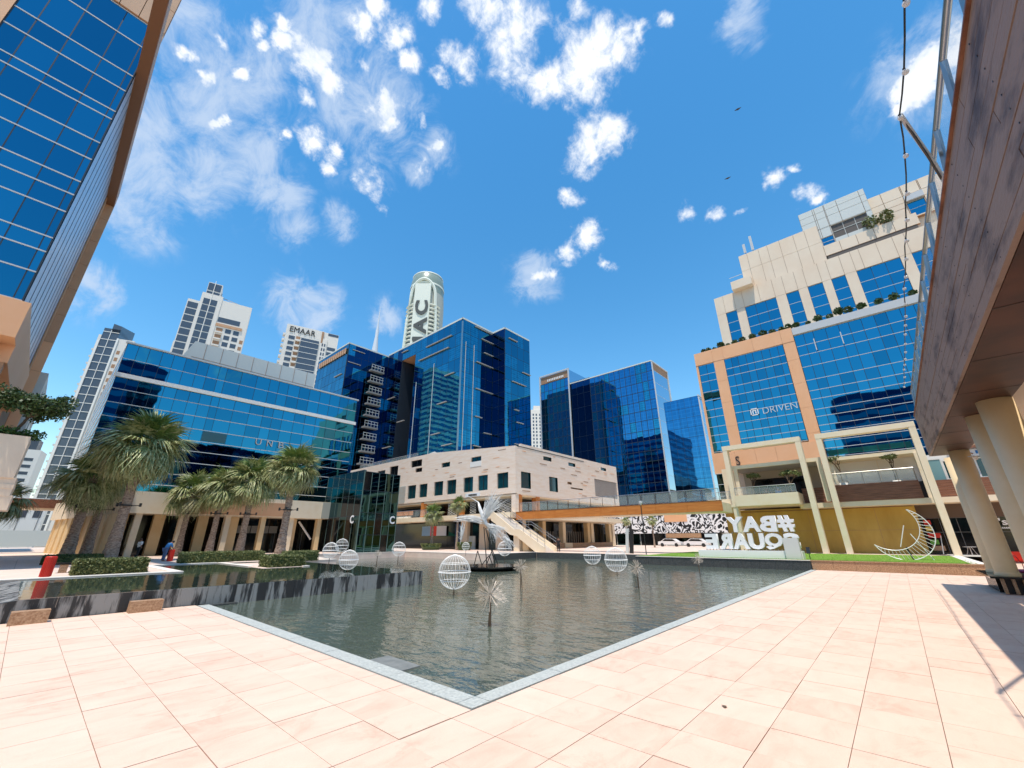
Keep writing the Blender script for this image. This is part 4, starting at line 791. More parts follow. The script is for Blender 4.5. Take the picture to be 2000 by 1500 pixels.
B(g1, 'edge_trim', alu, 120.5, 120.9, 78.4, 92.5, 62.4, 62.9); B(g1, 'louvre', slotm, 120.9, 121.1, 78.9, 92.0, 59.4, 62.3); B(g1, 'side_screen', gl_grey, 121, 137, 78.62, 78.78, 50, 62.4); mb = MB(); [mb.box(120.75, 120.8, 81+i*.8, 81.5+i*.8, 59.9, 60.8) for i in range(10)]; mb.build('sign_lettering', white, g1)
g3 = T('small_glass_tower', 'smaller dark glass tower squeezed between the lattice tower and the office building', 'building', (115.5, 32.6, .6))
facade(g3, 'x', 115.5, rng(32.7, 42.5, 5), rng(8.4, 39.6, 11), gl_lat, fm=alud, vm=alud, tilt=.04); facade(g3, 'y', 32.6, [115.6, 123], rng(8.4, 38.8, 9), gl_grey, fm=ltgrey, vm=ltgrey, tilt=.03)
B(g3, 'core', alud, 115.8, 122.8, 32.8, 42.4, 1, 39.4); B(g3, 'edge_trim', alu, 115.3, 115.6, 32.35, 32.65, 8, 39.8); B(g3, 'edge_trim', alu, 115.2, 123.2, 32.3, 32.7, 39.5, 39.9)
# ================================================================ LEFT GLASS BUILDING
ub = T('long_glass_building', 'long low blue glass building with white bands behind the palms', 'building', (17, 66, 7))
zb = [7.2, 8.5, 9.9, 11.5, 13.0, 14.35, 15.9, 17.6, 19.3, 21.3, 23.2, 25.2]
xa = [2.1, 3.2, 4.3, 5.6, 6.8, 8.1, 9.5, 10.7, 12.0, 12.9, 14.8, 16.8, 18.6, 19.9, 21.3, 23.0, 24.6, 26.3, 28.0, 29.7, 31.2, 32.8]
facade(ub, 'y', 66, xa, zb[:9], [gl_blue, gl_blue, gl_deep], fm=alu, vt=False, th=.08, pr=.06); facade(ub, 'y', 66.01, xa, zb[8:], [gl_blue, gl_blue, gl_deep], fm=alu)
for x in xa: B(ub, 'mullion', alud, x-.02, x+.02, 65.98, 66.1, 14.4, 19.3)
B(ub, 'white_band', white, 1.9, 33.0, 65.75, 66.0, 20.75, 21.25); B(ub, 'roof_trim', alu, 1.9, 33, 65.8, 66.2, 25.2, 25.4)
B(ub, 'core', alud, 2.3, 32.7, 66.4, 100, 6.9, 25.15)
facade(ub, 'x', 2.1, rng(66.2, 100, 12), zb[2:], gl_grey, fm=white, vm=alu, th=.3)
B(ub, 'roof_structure', ltgrey, 9.5, 28, 74, 84, 25.2, 31.0); mb = MB(); mb.v = [(7.4, 74, 25.2), (9.5, 74, 25.2), (9.5, 74, 31), (7.4, 84, 25.2), (9.5, 84, 25.2), (9.5, 84, 31)]; mb.f = [(0, 1, 2), (3, 5, 4), (0, 2, 5, 3)]; mb.mi = [0]*3; mb.build('roof_slope', ltgrey, ub)
for x in rng(11, 26.5, 7): B(ub, 'panel_joint', slotm, x, x+.04, 73.96, 74, 25.4, 31)
B(ub, 'panel_joint', slotm, 9.5, 28, 73.96, 74, 28.4, 28.44)
for i, (c, x) in enumerate(zip('UNB', (18.4, 19.9, 21.5))): text(ub, 'sign_letter', mat('dim_letter', (.42, .45, .48)), c, (x, 65.85, 15.0), (1, 0, 0), .85, .06, .75)
for (x0, x1, z0, z1) in ((28.0, 29.7, 17.7, 19.2), (12.0, 14.8, 14.5, 15.8), (9.5, 10.7, 9.95, 11.4), (24.6, 26.3, 13.1, 14.3), (26.3, 28, 11.6, 12.9)): B(ub, 'blind', gl_teal if x0 != 28.0 else mat('bright_teal_blind', (.01, .16, .20), rough=.15), x0+.05, x1-.05, 65.93, 65.98, z0, z1)
# podium under it
pd = T('arcade_podium', 'low arcade podium with ochre piers and pale canopy behind the palms', 'building', (18, 60, .6))
mb = MB(); mb.prism([(6.5, 59.2), (29.4, 59.2), (29.4, 66), (3.0, 88), (1.6, 88)], 4.85, 7.1); mb.build('canopy', cframe, pd)
B(pd, 'canopy_panel', mat('ribbed_glass_canopy', (.42, .42, .36), rough=.3), 26.5, 29.3, 59.1, 59.2, 4.9, 7.05); B(pd, 'timber_panel', tan, 12.6, 21.5, 59.1, 59.2, 5.0, 6.6); B(pd, 'soffit_light', white, 10, 12, 60.5, 60.8, 4.78, 4.84); B(pd, 'roof', cframe, 3, 33, 62, 67, 7.1, 7.2)
B(pd, 'shop_glass', gl_blk, 6.8, 30, 63.4, 63.6, .6, 4.85)
for x, m_ in ((7.1, cframe), (10.9, cframe), (15.3, cframe), (19.2, ycol), (22.6, cframe), (26.3, ycol)): B(pd, 'pier', m_, x, x+.55, 59.5, 60.3, .6, 4.85)
for x in (8.9, 13.0, 16.2, 23.2): B(pd, 'inner_pier', ycol, x, x+1.0, 61.2, 62.2, .6, 4.85)
mb = MB(); mb.prism([(5.4, 61), (6.4, 60), (6.7, 60.4), (2.4, 88), (2.1, 88)], .6, 4.85); mb.build('side_wall', ycol, pd)
for i in range(9): x = 5.3-i*.36; y = 62+i*3; B(pd, 'rib', ycol, x-.25, x+.1, y, y+.5, .6, 4.85)
for i in range(12): B(pd, 'shop_mullion', mat('grey_frame', (.10, .10, .10)), 8+i*1.8, 8.08+i*1.8, 63.3, 63.4, .6, 3.2)
for i in range(5): B(pd, 'frosted_panel', mat('frosted_grey', (.20, .20, .19)), 17.2+i*1.1, 18.2+i*1.1, 63.2, 63.3, 3.0, 3.9)
mb = MB(); mb.tube([(24.4, 61, 4.5), (26.2, 60.6, 2.2)], .12, 4); mb.build('brace', white, pd)
# dark glass entrance pavilion
gp = T('glass_pavilion', 'dark green glass entrance box at the far pool corner', 'pavilion', (30, 51, .6))
facade(gp, 'y', 50.6, rng(27.6, 33.0, 5), [.6, 2.7, 5.4, 8.2, 10.6], [gl_green, gl_blk, gl_green], fm=alud, vm=mat('green_grey_frame', (.10, .17, .15)), th=.05, mw=.08)
facade(gp, 'x', 27.6, rng(50.7, 61.0, 6), [.6, 5.0, 7.6, 9.2, 10.8], [gl_blk, gl_green, gl_blk], fm=alud, vm=mat('green_grey_frame'), th=.05, mw=.06)
B(gp, 'core', blackm, 28, 32.8, 51, 61, .6, 10.3)
text(gp, 'sign_letter', lt, 'C', (31.9, 50.45, 4.1), (1, 0, 0), 1.0, .05, .75, .02); text(gp, 'sign_letter', lt, 'C', (27.45, 52.7, 4.1), (0, -1, 0), 1.0, .05, .9, .02)
# ================================================================ NEAR LEFT BUILDING
lb_ = T('near_left_building', 'peach and glass office block cropped by the left picture edge', 'building', (-8, 40, 3.5))
facade(lb_, 'y', 40, [-11.1, -9.95, -8.25, -6.3, -4.75, -4.35], [17.2, 19.5, 21.2, 22.4, 24.8, 26.4, 27.7, 30.0, 31.8, 34.5, 35.4, 37.9, 39.8, 43.4, 46.2], [gl_blue, gl_blue, gl_deep], fm=alu, th=.10, mw=.07, tilt=.2)
B(lb_, 'core', peach, -30, -4.75, 40.4, 62, 8, 46)
B(lb_, 'wall', peach, -30, -11.15, 39.9, 40.3, 8, 46.3)
panels(lb_, 'y', 39.8, [-14, -12.5, -11.1, -9.7, -8.3, -6.9, -5.6, -4.3, -3.75], [46.3, 49.5, 53], tan, gap=.05, th=.2)
facade(lb_, 'x', -4.3, rng(40.3, 60.5, 9), [17.2, 41.5], mat('sky_pale_glass', (.50, .58, .72), rough=.25, spec=1.0), s=1, fm=alud, vm=alud, tilt=.0)  # pale blue base colour stands in for sky reflected in the side panes
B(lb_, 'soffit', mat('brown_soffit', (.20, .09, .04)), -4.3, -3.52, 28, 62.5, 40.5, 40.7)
for i in range(8): B(lb_, 'frame_panel', tan, -3.75, -3.5, 28+i*4.32, 28+(i+1)*4.32-.04, 40.7, 42.4)
for i in range(9): B(lb_, 'frame_panel', peach if i < 3 else tan, -4.25, -3.5, 62.3, 62.8, 12+i*3.3, 12+(i+1)*3.3-.04)
B(lb_, 'frame_back', tan, -4.3, -3.55, 62.35, 63, 12, 42.4)
for i in range(7): B(lb_, 'reveal_panel', tan, -4.32, -4.22, 60.8, 62.3, 14+i*4, 18-.05+i*4)
B(lb_, 'peach_box', peach, -14, -3.85, 39.3, 41.2, 14.4, 16.95); B(lb_, 'peach_box_side', peach, -4.6, -3.86, 41.25, 58, 13.2, 16.9)
B(lb_, 'recess_wall', yellow, -14, -4.6, 41.5, 42, 8, 14.4); B(lb_, 'recess_pier', tan, -4.7, -4.0, 41.3, 42.0, 8, 14.4)
B(lb_, 'wall', tan, -4.3, -3.75, 39.85, 40.2, 40.6, 46.3)
B(lb_, 'rear_wing', ltgrey, -12, -3.0, 64, 74, 3, 19)
for i in range(4): B(lb_, 'rear_window', win_grey, -3.02, -2.96, 66.5, 72, 5+i*3.5, 7+i*3.5)
B(lb_, 'balcony_box', cream, -14, -1.45, 39.2, 41.8, 5.75, 8.3); B(lb_, 'balcony_box', cream, -14, -1.2, 39.3, 41.7, 3.9, 4.75); B(lb_, 'balcony_band', cream, -14, -1.3, 39.25, 41.75, 5.15, 5.4); B(lb_, 'slot_back', ycol, -14, -1.5, 39.7, 41.5, 4.74, 5.76); B(lb_, 'balcony_side', cream, -2.2, -1.32, 39.28, 41.72, 4.7, 5.8)
tb = T('red_beam_walkway', 'dark red timber footbridge in the gap left of the palms', 'footbridge', (0, 90, 6.5)); B(tb, 'beam', wooddk, -6, 2.9, 90, 91, 6.55, 7.75); B(tb, 'deck', cframe, -6, 2.9, 90.2, 93, 6.3, 6.55)
# overhanging tree on the planter
def tree(name, lb, x, y, z0, zc, rx, rz, n, leaf, s, trunk_r=.12, grp=None, cx=None):
    t = T(name, lb, 'tree', (x, y, z0), grp); rr = random.Random(int(x*31+y*7)); cx = x if cx is None else cx
    mb = MB(); mb.tube([(x, y, z0), ((x+cx)/2+.1, y, (z0+zc)/2), (cx, y, zc-rz*.3)], [trunk_r, trunk_r*.8, trunk_r*.6], 7); mb.build('trunk', twig, t)
    lm = MB(); lf = MB()
    for i in range(26):
        d = Vector((rr.uniform(-1, 1), rr.uniform(-1, 1), rr.uniform(-.3, .7))); e = Vector((cx+d.x*rx*.75, y+d.y*rx*.75, zc+d.z*rz*.7)); s0 = Vector((cx, y, zc-rz*.5))
        lm.tube([s0, (s0+e)/2+Vector((0, 0, .12)), e], [trunk_r*.45, trunk_r*.3, trunk_r*.12], 5)
        bush(lf, e.x, e.y, e.z, rx*.36, n//26, rr, rz/rx*1.1, s)
    lm.build('branches', twig, t); lf.build('crown', leaf, t); return t
tree('overhanging_tree', 'dark spreading tree growing from the balcony planter at the left edge', -2.4, 40.3, 8.3, 10.3, 1.75, 1.25, 4200, leafd, .09, .10, cx=-1.9)
h = T('balcony_hedge', 'bright green hedge spilling over the balcony planter at the left edge', 'hedge', (-3, 40.3, 8.3)); mb = MB(); rr = random.Random(2)
for i in range(26): bush(mb, -6+i*.19, 40.0+rr.uniform(-.5, .7), 8.45+rr.uniform(-.1, .15), .42, 70, rr, .8, .09)
mb.build('foliage', mat('bright_leaf', (.07, .15, .015), c2=(.02, .05, .01), ns=5), h); 
# ================================================================ FAR TOWERS
def rot_t(name, lb, x, y, deg, sc_=1): return T(name, lb, 'tower', (x, y, 0), None, R(deg), sc_)
def wins(par, xs_, zs_, ww, wh, y=-.06, m=None, name='window'):
    for x in xs_:
        for z in zs_: B(par, name, m or win_grey, x, x+ww, y, y+.1, z, z+wh)
twt = mat('pale_tower_render', (.72, .68, .62), rough=.7)
A = rot_t('residential_tower', 'beige residential tower with dark glass strips and a small roof crane', 25.2, 258.8, -12.7)
B(A, 'slab', twt, -1, 29, .1, 22, 0, 100); B(A, 'wing', twt, 14, 28.8, 0, 20, 100, 130); B(A, 'spine', twt, 4.6, 14.2, -.3, 18, 60, 132); B(A, 'spine_cap', twt, 6, 12.6, .05, 14, 132, 139.3); B(A, 'left_wing', twt, -.6, 4.6, 0, 18, 60, 126)
z = 90
wins(A, (-.2,), [84+i*4.1 for i in range(10)], 4.5, 3.5); wins(A, (5.9, 9.3), [84+i*4.1 for i in range(11)], 2.9, 3.6, -.38); wins(A, (6.2, 9.3), [129, 134.3], 2.9, 4.6, -.05)
B(A, 'mullion', white, 8.95, 9.2, -.5, -.3, 84, 140.5); B(A, 'window_strip', win_grey, 14.6, 25, -.06, .05, 116.4, 119.4); B(A, 'slab_edge', tan, 14.3, 26.6, -.5, .1, 113.9, 115.4)
wins(A, (19.2, 23), [94.5+i*4 for i in range(5)], 2.7, 2.6); wins(A, (15,), [94.5+i*4 for i in range(5)], 3.0, 2.4, -.06, slotm, 'balcony_recess'); [B(A, 'balcony', twt, 14.8, 18, -1.0, 0, 93.7+i*4, 94.5+i*4) for i in range(5)]
wins(A, (26.8,), [94+i*4 for i in range(4)], 1.6, 2.2, -.06, slotm, 'balcony_recess')
mb = MB(); mb.tube([(12.7, 6, 134.5), (24, 6, 132.5)], .22, 4); mb.tube([(12.7, 6, 130), (12.7, 6, 137)], .25, 4); mb.tube([(23.6, 6, 132.6), (23.6, 6, 131)], .15, 4); mb.build('roof_crane', steel, A, world=False)
E_ = rot_t('lettered_tower', 'pale residential tower with large dark roof lettering', 84.8, 287.8, -16.4)
B(E_, 'slab', twt, -1, 23.2, .1, 22, 0, 146); B(E_, 'slab', twt, 23.4, 33.6, .3, 20, 0, 145.8); B(E_, 'slab', twt, 21, 26.3, -.4, 2, 60, 140); B(E_, 'slot', slotm, 22.0, 23.3, -.45, .3, 136.5, 145.5); B(E_, 'parapet', win_grey, 26.3, 33.4, .2, .4, 143.6, 145.6)
B(E_, 'glass_bay', win_grey, 9.3, 21.0, -1.0, .2, 60, 137); [B(E_, 'slab_edge', white, 9.1, 21.1, -1.12, -.9, 70+i*4.3, 70.3+i*4.3) for i in range(16)]; wins(E_, (1.4,), [97+i*4.2 for i in range(10)], 3.8, 2.6)
[B(E_, 'balcony', twt, 5.6, 8.8, -1.3, .1, 96+i*4.2, 97.3+i*4.2) for i in range(10)]; wins(E_, (6.0,), [97.4+i*4.2 for i in range(10)], 2.6, 2.6, -.06, slotm, 'balcony_recess')
wins(E_, (23.0, 24.6), [80+i*3.6 for i in range(16)], .9, 2.2, -.5); wins(E_, (27,), [100+i*4 for i in range(9)], 5.5, 2.6, .2); [B(E_, 'balcony', twt, -2.4, -1, 0, 4, 95+i*4.2, 96.5+i*4.2) for i in range(11)]
text(E_, 'sign_lettering', blackm, 'EMAAR', (1.2, -.1, 140.4), (1, 0, 0), 4.2, .4, 16.6, .0)
C_ = rot_t('slab_tower', 'tall narrow grey glass apartment tower with pointed crown left of the long glass building', -1.84, 340, -22, 1)
B(C_, 'slab', twt, -1.3, 0, 0, 16, 0, 122); B(C_, 'slab', twt, 7.8, 16, .4, 30, 0, 121); B(C_, 'glass_core', win_grey, 0, 7.8, .3, 20, 0, 127); B(C_, 'edge', white, -.9, 0, -.2, .3, 0, 118); B(C_, 'edge', white, 7.6, 8.5, -.2, .3, 0, 121); B(C_, 'mullion', white, 3.6, 3.85, -.1, .3, 0, 126)
[B(C_, 'transom', white, 0, 7.7, .1, .3, 10+i*5.2, 10.35+i*5.2) for i in range(23)]
mb = MB(); mb.v = [(3.6, .3, 124), (7.8, .3, 124), (7.8, 20, 127), (3.6, .3, 130.6), (7.8, .3, 129.5), (7.8, 20, 134)]; mb.f = [(0, 1, 4, 3), (1, 2, 5, 4), (0, 3, 5, 2), (3, 4, 5)]; mb.mi = [0]*4; mb.build('crown', win_grey, C_, world=False)
[B(C_, 'balcony', ltgrey, -3.0, -1.3, 2, 5, 20+i*4.6, 21+i*4.6) for i in range(21)]; wins(C_, (9.5, 12.5), [60+i*4.6 for i in range(12)], 1.6, 2.4, .34, slotm, 'balcony_recess')
D_ = rot_t('white_slab_block', 'distant white apartment block in the gap at the far left', -10, 300, -10); B(D_, 'slab', white, -6, 4, 0, 12, 0, 43); [B(D_, 'slab_edge', win_grey, -4.5, 2.5, -.06, 0, 12+i*3.2, 13.4+i*3.2) for i in range(9)]; B(D_, 'roof_box', win_grey, -3.5, 2, .5, 8, 43, 48)
D2 = rot_t('white_low_block', 'long white low building with grid windows behind the pavement at the far left', -22, 205, -2); B(D2, 'slab', white, -20, 24, 0, 20, 0, 15); [B(D2, 'window', win_grey, 12+i*3.2, 13.8+i*3.2, -.06, 0, z_, z_+4) for i in range(4) for z_ in (9.0,)]; [B(D2, 'joint', steel, 2+i*4.2, 2.15+i*4.2, -.1, 0, .6, 14) for i in range(6)]; B(D2, 'low_wall', ltgrey, -20, 30, -12, -11.8, .6, 5)
F_ = rot_t('far_white_tower', 'distant cream tower glimpsed between the two glass blocks', 311.5, 250.9, -45); B(F_, 'slab', twt, 0, 12, 0, 12, 0, 126); B(F_, 'roof_box', twt, 3, 10, 2, 10, 126, 131); wins(F_, (1.5, 4.6, 8.2), [80+i*3.6 for i in range(12)], 1.5, 2.2)
# round lettered tower
G_ = rot_t('round_tower', 'round topped pale tower with sideways dark letters rising behind the central glass block', 195, 282, -48)
gw = mat('greenish_white_render', (.66, .70, .62), rough=.6); gwd = mat('grey_mesh', (.40, .42, .38), rough=.7)
mb = MB(); mb.lathe([(16.5, 0), (16.5, 205), (15.6, 222)], 0, 0, 40); mb.build('shaft', gwd, G_, True, world=False)
mb = MB(); mb.lathe([(15.9, 216), (15.6, 229), (14.2, 237), (13.4, 238), (0, 236)], 0, 0, 40); mb.build('crown', mat('crown_green_glass', (.22, .28, .24), rough=.3), G_, True, world=False)
mb = MB(); mb.lathe([(15.9, 224), (16.1, 225), (15.7, 226)], 0, 0, 40); mb.lathe([(14.4, 236.6), (14.6, 237.4), (14.0, 238.2)], 0, 0, 40); mb.build('ring', gw, G_, True, world=False)
B(G_, 'front_slab', gw, -7.2, 7.2, -17.8, -10, 0, 222)
mb = MB(); out_ = [(-11*math.cos(a)*1.0, 210+18*math.sin(a)) for a in [i*math.pi/16 for i in range(17)]]; mb.tube([(x, -16.6+abs(x)*.22, z) for x, z in [(-13.5, 150), (-12.6, 185)]+out_+[(12.6, 185), (13.5, 150)]], 1.5, 6); mb.build('arch', gw, G_, world=False)
for i in range(26):
    z = 100+i*4.0
    for s_ in (-1, 1):
        q = [((7.2+7.8*t_)*s_, -17.2+7.5*t_*t_, z) for t_ in (0, .25, .5, .75, 1)]; mb = MB(); mb.tube(q, .95, 4); mb.build('balcony_band', gw, G_, world=False)
tx = text(G_, 'sign_letter', mat('dark_grey_letter', (.05, .06, .06)), 'C', (6, -18.3, 188.5), (0, 0, 1), 11.5, .8, 15.0, .03, up=(-1, 0, 0))
text(G_, 'sign_letter', mat('dark_grey_letter'), 'A', (6, -18.3, 169.5), (0, 0, 1), 11.5, .8, 16.5, .03, up=(-1, 0, 0)); text(G_, 'sign_letter', mat('dark_grey_letter'), 'M', (6, -18.3, 150), (0, 0, 1), 11.5, .8, 16.5, .03, up=(-1, 0, 0))
sp_ = T('needle_spire', 'thin tapering silver spire far away behind the glass blocks', 'tower', (514, 972, 0)); mb = MB(); mb.lathe([(22, 0), (16, 300), (10, 430), (8, 500), (4.5, 540), (4.3, 560), (2.2, 575), (1.6, 600), (.3, 640), (0, 641)], 514, 972, 14); mb.build('shaft', mat('silver_grey', (.55, .60, .66), rough=.4), sp_, True)
# ---------------- buildings behind the viewer: they stand there and show in the glass
def plain(name, lb, x0, x1, y0, y1, h, m, st=4.0):
    t = T(name, lb, 'building', ((x0+x1)/2, (y0+y1)/2, 0)); B(t, 'core', m, x0, x1, y0, y1, 0, h); n = int(h/st)
    mb = MB()
    for i in range(1, n): mb.box(x0-.08, x1+.08, y0-.08, y1+.08, i*st+1.0, i*st+3.0)
    mb.build('window_bands', gl_deep, t)
plain('south_block', 'plain dark glass office block across the plaza behind the viewpoint', 24, 88, -62, -40, 33, gl_dark)
plain('south_tower', 'stepped office tower behind the viewpoint', 2, 17, -62, -42, 57, gl_dark)
plain('side_tower', 'dark office tower beyond the near left building', -60, -17, 92, 134, 66, gl_dark)
plain('north_tower', 'tall pale tower beyond the left picture edge', -66, -32, 236, 262, 126, twt)
plain('west_block', 'glass and stone office block far behind the viewpoint', -95, -62, -22, 7, 49, gl_dark)
plain('west_tower', 'lower office block far behind the viewpoint', -100, -66, 12, 60, 36, tan)
# ================================================================ VEGETATION
def frond_mesh(seed, old):
    rr = random.Random(seed); mb = MB(); P = 1.15+rr.uniform(-.1, .1)
    mb.tube([(0, 0, 0), (P*.5, 0, .05), (P, 0, .02)], [.045, .03, .02], 4, 1)
    n = 38
    for i in range(n):
        a = R(-112+224*i/(n-1)+rr.uniform(-3, 3)); L_ = (1.35 if abs(a) < 1.2 else 1.1)*rr.uniform(.85, 1.1); dx, dy = math.cos(a), math.sin(a); nx, ny = -dy, dx
        dr = (.80 if old else .26)*rr.uniform(.6, 1.5); tw = rr.uniform(-.2, .2)
        prev = None
        for k in range(6):
            t = k/5; w_ = .055*(1-.15*t) if t < .5 else .055*(1-t)*1.7; fold = .03*(1-t)
            z = .02-dr*t*t*L_-(.35 if t > .7 else 0)*(t-.7)*L_*rr.uniform(.5, 2.2); r = L_*t*(1-.12*t)
            cx, cy = P+dx*r+nx*tw*t*t, dy*r+ny*tw*t*t
            l = (cx-nx*w_, cy-ny*w_, z+fold); c = (cx, cy, z-fold*.4); q = (cx+nx*w_, cy+ny*w_, z+fold)
            if prev: mb.face([prev[0], prev[1], c, l]); mb.face([prev[1], prev[2], q, c])
            prev = (l, c, q)
    return mb
FR = []
for s_ in range(7):
    old = s_ > 2; o = frond_mesh(s_, old).build('frond', [leafo if s_ == 6 else (leafq if s_ < 2 else leafp), leafq]); FR.append(o.data); bpy.data.objects.remove(o)
V = Vector
PG = 'fan palms lining the pool terrace'
def palm(x, y, z0, h, R_, lb, n=46, grp=PG, tr=.30, lean=(0, 0)):
    t = T('fan_palm', lb, 'palm tree', (x, y, z0), grp); rr = random.Random(int(x*17+y*5)); s = R_/2.45; tx, ty = x+lean[0], y+lean[1]
    mb = MB(); prof = []; N_ = 36
    for i in range(N_+1):
        f = i/N_; prof.append((tr*(1.35-.5*min(1, f*3) if f < .33 else .85)*(1+(.045 if i % 2 else -.03)), z0+h*f))
    mb.lathe([(r*s**.3, z) for r, z in prof], x, y, 14)
    for i, v in enumerate(mb.v): f = (v[2]-z0)/h; mb.v[i] = (v[0]+lean[0]*f+rr.uniform(-.02, .02), v[1]+lean[1]*f+rr.uniform(-.02, .02), v[2])
    mb.build('trunk', bark, t)
    mb = MB(); rr2 = random.Random(4)
    for i in range(34):
        a = i*2.4; zz_ = z0+h-1.0*s+rr2.random()*1.0*s; p = Vector((tx+math.cos(a)*tr*.9, ty+math.sin(a)*tr*.9, zz_)); mb.tube([p, p+Vector((math.cos(a)*.16, math.sin(a)*.16, .32))*s], [.06*s, .02*s], 4)
    mb.build('leaf_bases', bark, t)
    for i in range(n):
        f = i/n; el = 86-f**.8*146+rr.uniform(-8, 8); az = i*2.399963+rr.uniform(-.25, .25)
        me = FR[rr.choice((0, 1, 2))] if el > 38 else (FR[rr.choice((2, 3, 4))] if el > -22 else FR[rr.choice((3, 4, 5, 6))])
        o = bpy.data.objects.new('frond', me); o.location = (lean[0], lean[1], h-.1*s); k = s*rr.uniform(.85, 1.08)*(1.0 if el > -30 else .85)
        o.scale = (k, k*rr.uniform(.85, 1.05), k); o.rotation_euler = (R(rr.uniform(-28, 28)), -R(el), az); link(o, t)
    return t
palm(4.75, 46.6, .6, 9.1, 3.75, 'biggest fan palm, standing behind the clipped hedge nearest the left', 72, tr=.34)
palm(2.6, 51.5, .6, 6.6, 3.2, 'lower fan palm at the left of the biggest palm, partly hidden by it', 48, tr=.36)
palm(3.9, 54.5, .6, 7.2, 2.9, 'fan palm directly behind the biggest palm on its left side', 40, tr=.34)
palm(16.0, 43.1, .6, 8.1, 3.0, 'fan palm in front of the arcade, nearest the dark glass pavilion', 62, tr=.34)
palm(15.8, 53.8, .6, 7.9, 3.3, 'fan palm in the middle of the right-hand palm group', 56, tr=.33)
palm(13.3, 55, .6, 7.0, 2.9, 'fan palm left of the middle palm in the right-hand palm group', 50, tr=.30)
palm(11.0, 57, .6, 6.4, 3.0, 'shortest fan palm at the left end of the right-hand palm group', 36, tr=.28)
palm(42.6, 54.9, .6, 5.3, 2.0, 'small fan palm in a round hedge in front of the stone mall', 34, grp=None, tr=.24)
palm(43.8, 50.3, .6, 6.6, 1.7, 'small fan palm partly hidden behind the winged sculpture', 26, grp=None, tr=.2)
palm(75, 37.8, .6, 4.6, 1.1, 'little palm before the mural, nearer the arcade', 22, grp='little palms before the mural', tr=.16)
palm(75, 32.8, .6, 4.6, 1.2, 'little palm before the mural, nearer the lawn', 22, grp='little palms before the mural', tr=.16)
palm(-2.3, 60, .6, 5.0, 2.4, 'dark shaded palm under the balcony box at the left picture edge', 30, grp=None, tr=.25)
for t in [o for o in col.objects if o.name.startswith('fan_palm') and o.get('group') == PG]:
    mb = MB(); x, y, z = t.location; r_ = .40
    mb.lathe([(r_, z+4.2), (r_+.03, z+4.22), (r_+.03, z+4.3), (r_, z+4.32)], x, y, 12)
    for a in (0, 2.1, 4.2): mb.tube([(x+r_*math.cos(a), y+r_*math.sin(a), z+4.26), (x+(r_+.45)*math.cos(a), y+(r_+.45)*math.sin(a), z+4.3)], .03, 4)
    cl = mb.build('light_collar', blackm, t)
    for a in (0, 2.1, 4.2): p = MB(); q = V((x+(r_+.5)*math.cos(a), y+(r_+.5)*math.sin(a), z+4.2)); p.tube([q, q+V((0, 0, .28))], .09, 8); so_ = p.build('spotlight', blackm, t); so_.parent = cl
def hedge(x0, x1, y0, y1, z0, z1, n, lb, leaf=None, rnd=False, s=.05):
    t = T('clipped_hedge', lb, 'hedge', ((x0+x1)/2, (y0+y1)/2, z0), 'clipped hedges on the pool terrace'); rr = random.Random(int(x0*10+y0)); mb = MB(); g = .06
    if rnd: mb.lathe([(0, z0), ((x1-x0)/2*.8, z0), ((x1-x0)/2-g, (z0+z1)/2), ((x1-x0)/2*.85, z1-g), (0, z1-g)], (x0+x1)/2, (y0+y1)/2, 14)
    else: mb.box(x0+g, x1-g, y0+g, y1-g, z0, z1-g)
    mb.build('core', leafd, t); mb = MB(); A1, A2, A3 = (x1-x0)*(y1-y0), (x1-x0)*(z1-z0), (y1-y0)*(z1-z0); tot = A1+A2*2+A3*2
    for i in range(n):
        q = rr.random()*tot; u, v = rr.random(), rr.random(); o_ = rr.uniform(-.07, .05)+.03*math.sin(u*23)*math.sin(v*9)
        if rnd: a = u*6.283; r_ = (x1-x0)/2*math.sqrt(rr.uniform(.3, 1)); p = Vector(((x0+x1)/2+math.cos(a)*r_, (y0+y1)/2+math.sin(a)*r_, z0+(z1-z0)*(1-.5*(rr.random()**2))))
        elif q < A1: p = Vector((x0+u*(x1-x0), y0+v*(y1-y0), z1+o_))
        elif q < A1+2*A2: p = Vector((x0+u*(x1-x0), (y0-o_ if q < A1+A2 else y1+o_), z0+v*(z1-z0)))
        else: p = Vector(((x0-o_ if q < A1+2*A2+A3 else x1+o_), y0+u*(y1-y0), z0+v*(z1-z0)))
        a = Vector((rr.gauss(0, 1), rr.gauss(0, 1), rr.gauss(0, 1))).normalized()*s; b_ = Vector((rr.gauss(0, 1), rr.gauss(0, 1), rr.gauss(0, 1))).normalized()*s; mb.face([p-a, p+b_, p+a, p-b_])
    mb.build('foliage', leaf or leafl, t); return t
hedge(1.95, 4.7, 30.2, 31.5, .6, 1.28, 9000, 'nearest square clipped hedge at the left, beside the red bin', s=.045)
hedge(10.3, 12.4, 29.0, 30.8, .6, 1.25, 5000, 'small clipped hedge at the water edge under the right-hand palms', s=.045)
hedge(8.0, 11.0, 39.0, 40.8, .6, 1.3, 5000, 'double clipped hedge behind the white coping left of the water-edge hedge', s=.05)
hedge(11.2, 13.5, 39.5, 41.2, .6, 1.28, 4500, 'clipped hedge right of the double hedge behind the white coping', s=.05)
hedge(1.2, 4.2, 44.6, 46.0, .6, 1.2, 3500, 'low dark hedge behind the dark bench at the left', leafd, s=.05)
hedge(14.0, 16.4, 35.9, 37.3, .6, 1.3, 3500, 'clipped hedge at the foot of the fan palm nearest the pavilion', s=.045)
hedge(41.0, 44.2, 53.4, 56.6, .6, 1.5, 2200, 'round hedge at the foot of the small palm before the mall', None, True, .08); hedge(42.8, 45.0, 47.6, 49.8, .6, 1.7, 1800, 'round hedge left of the winged sculpture stand', None, True, .08)
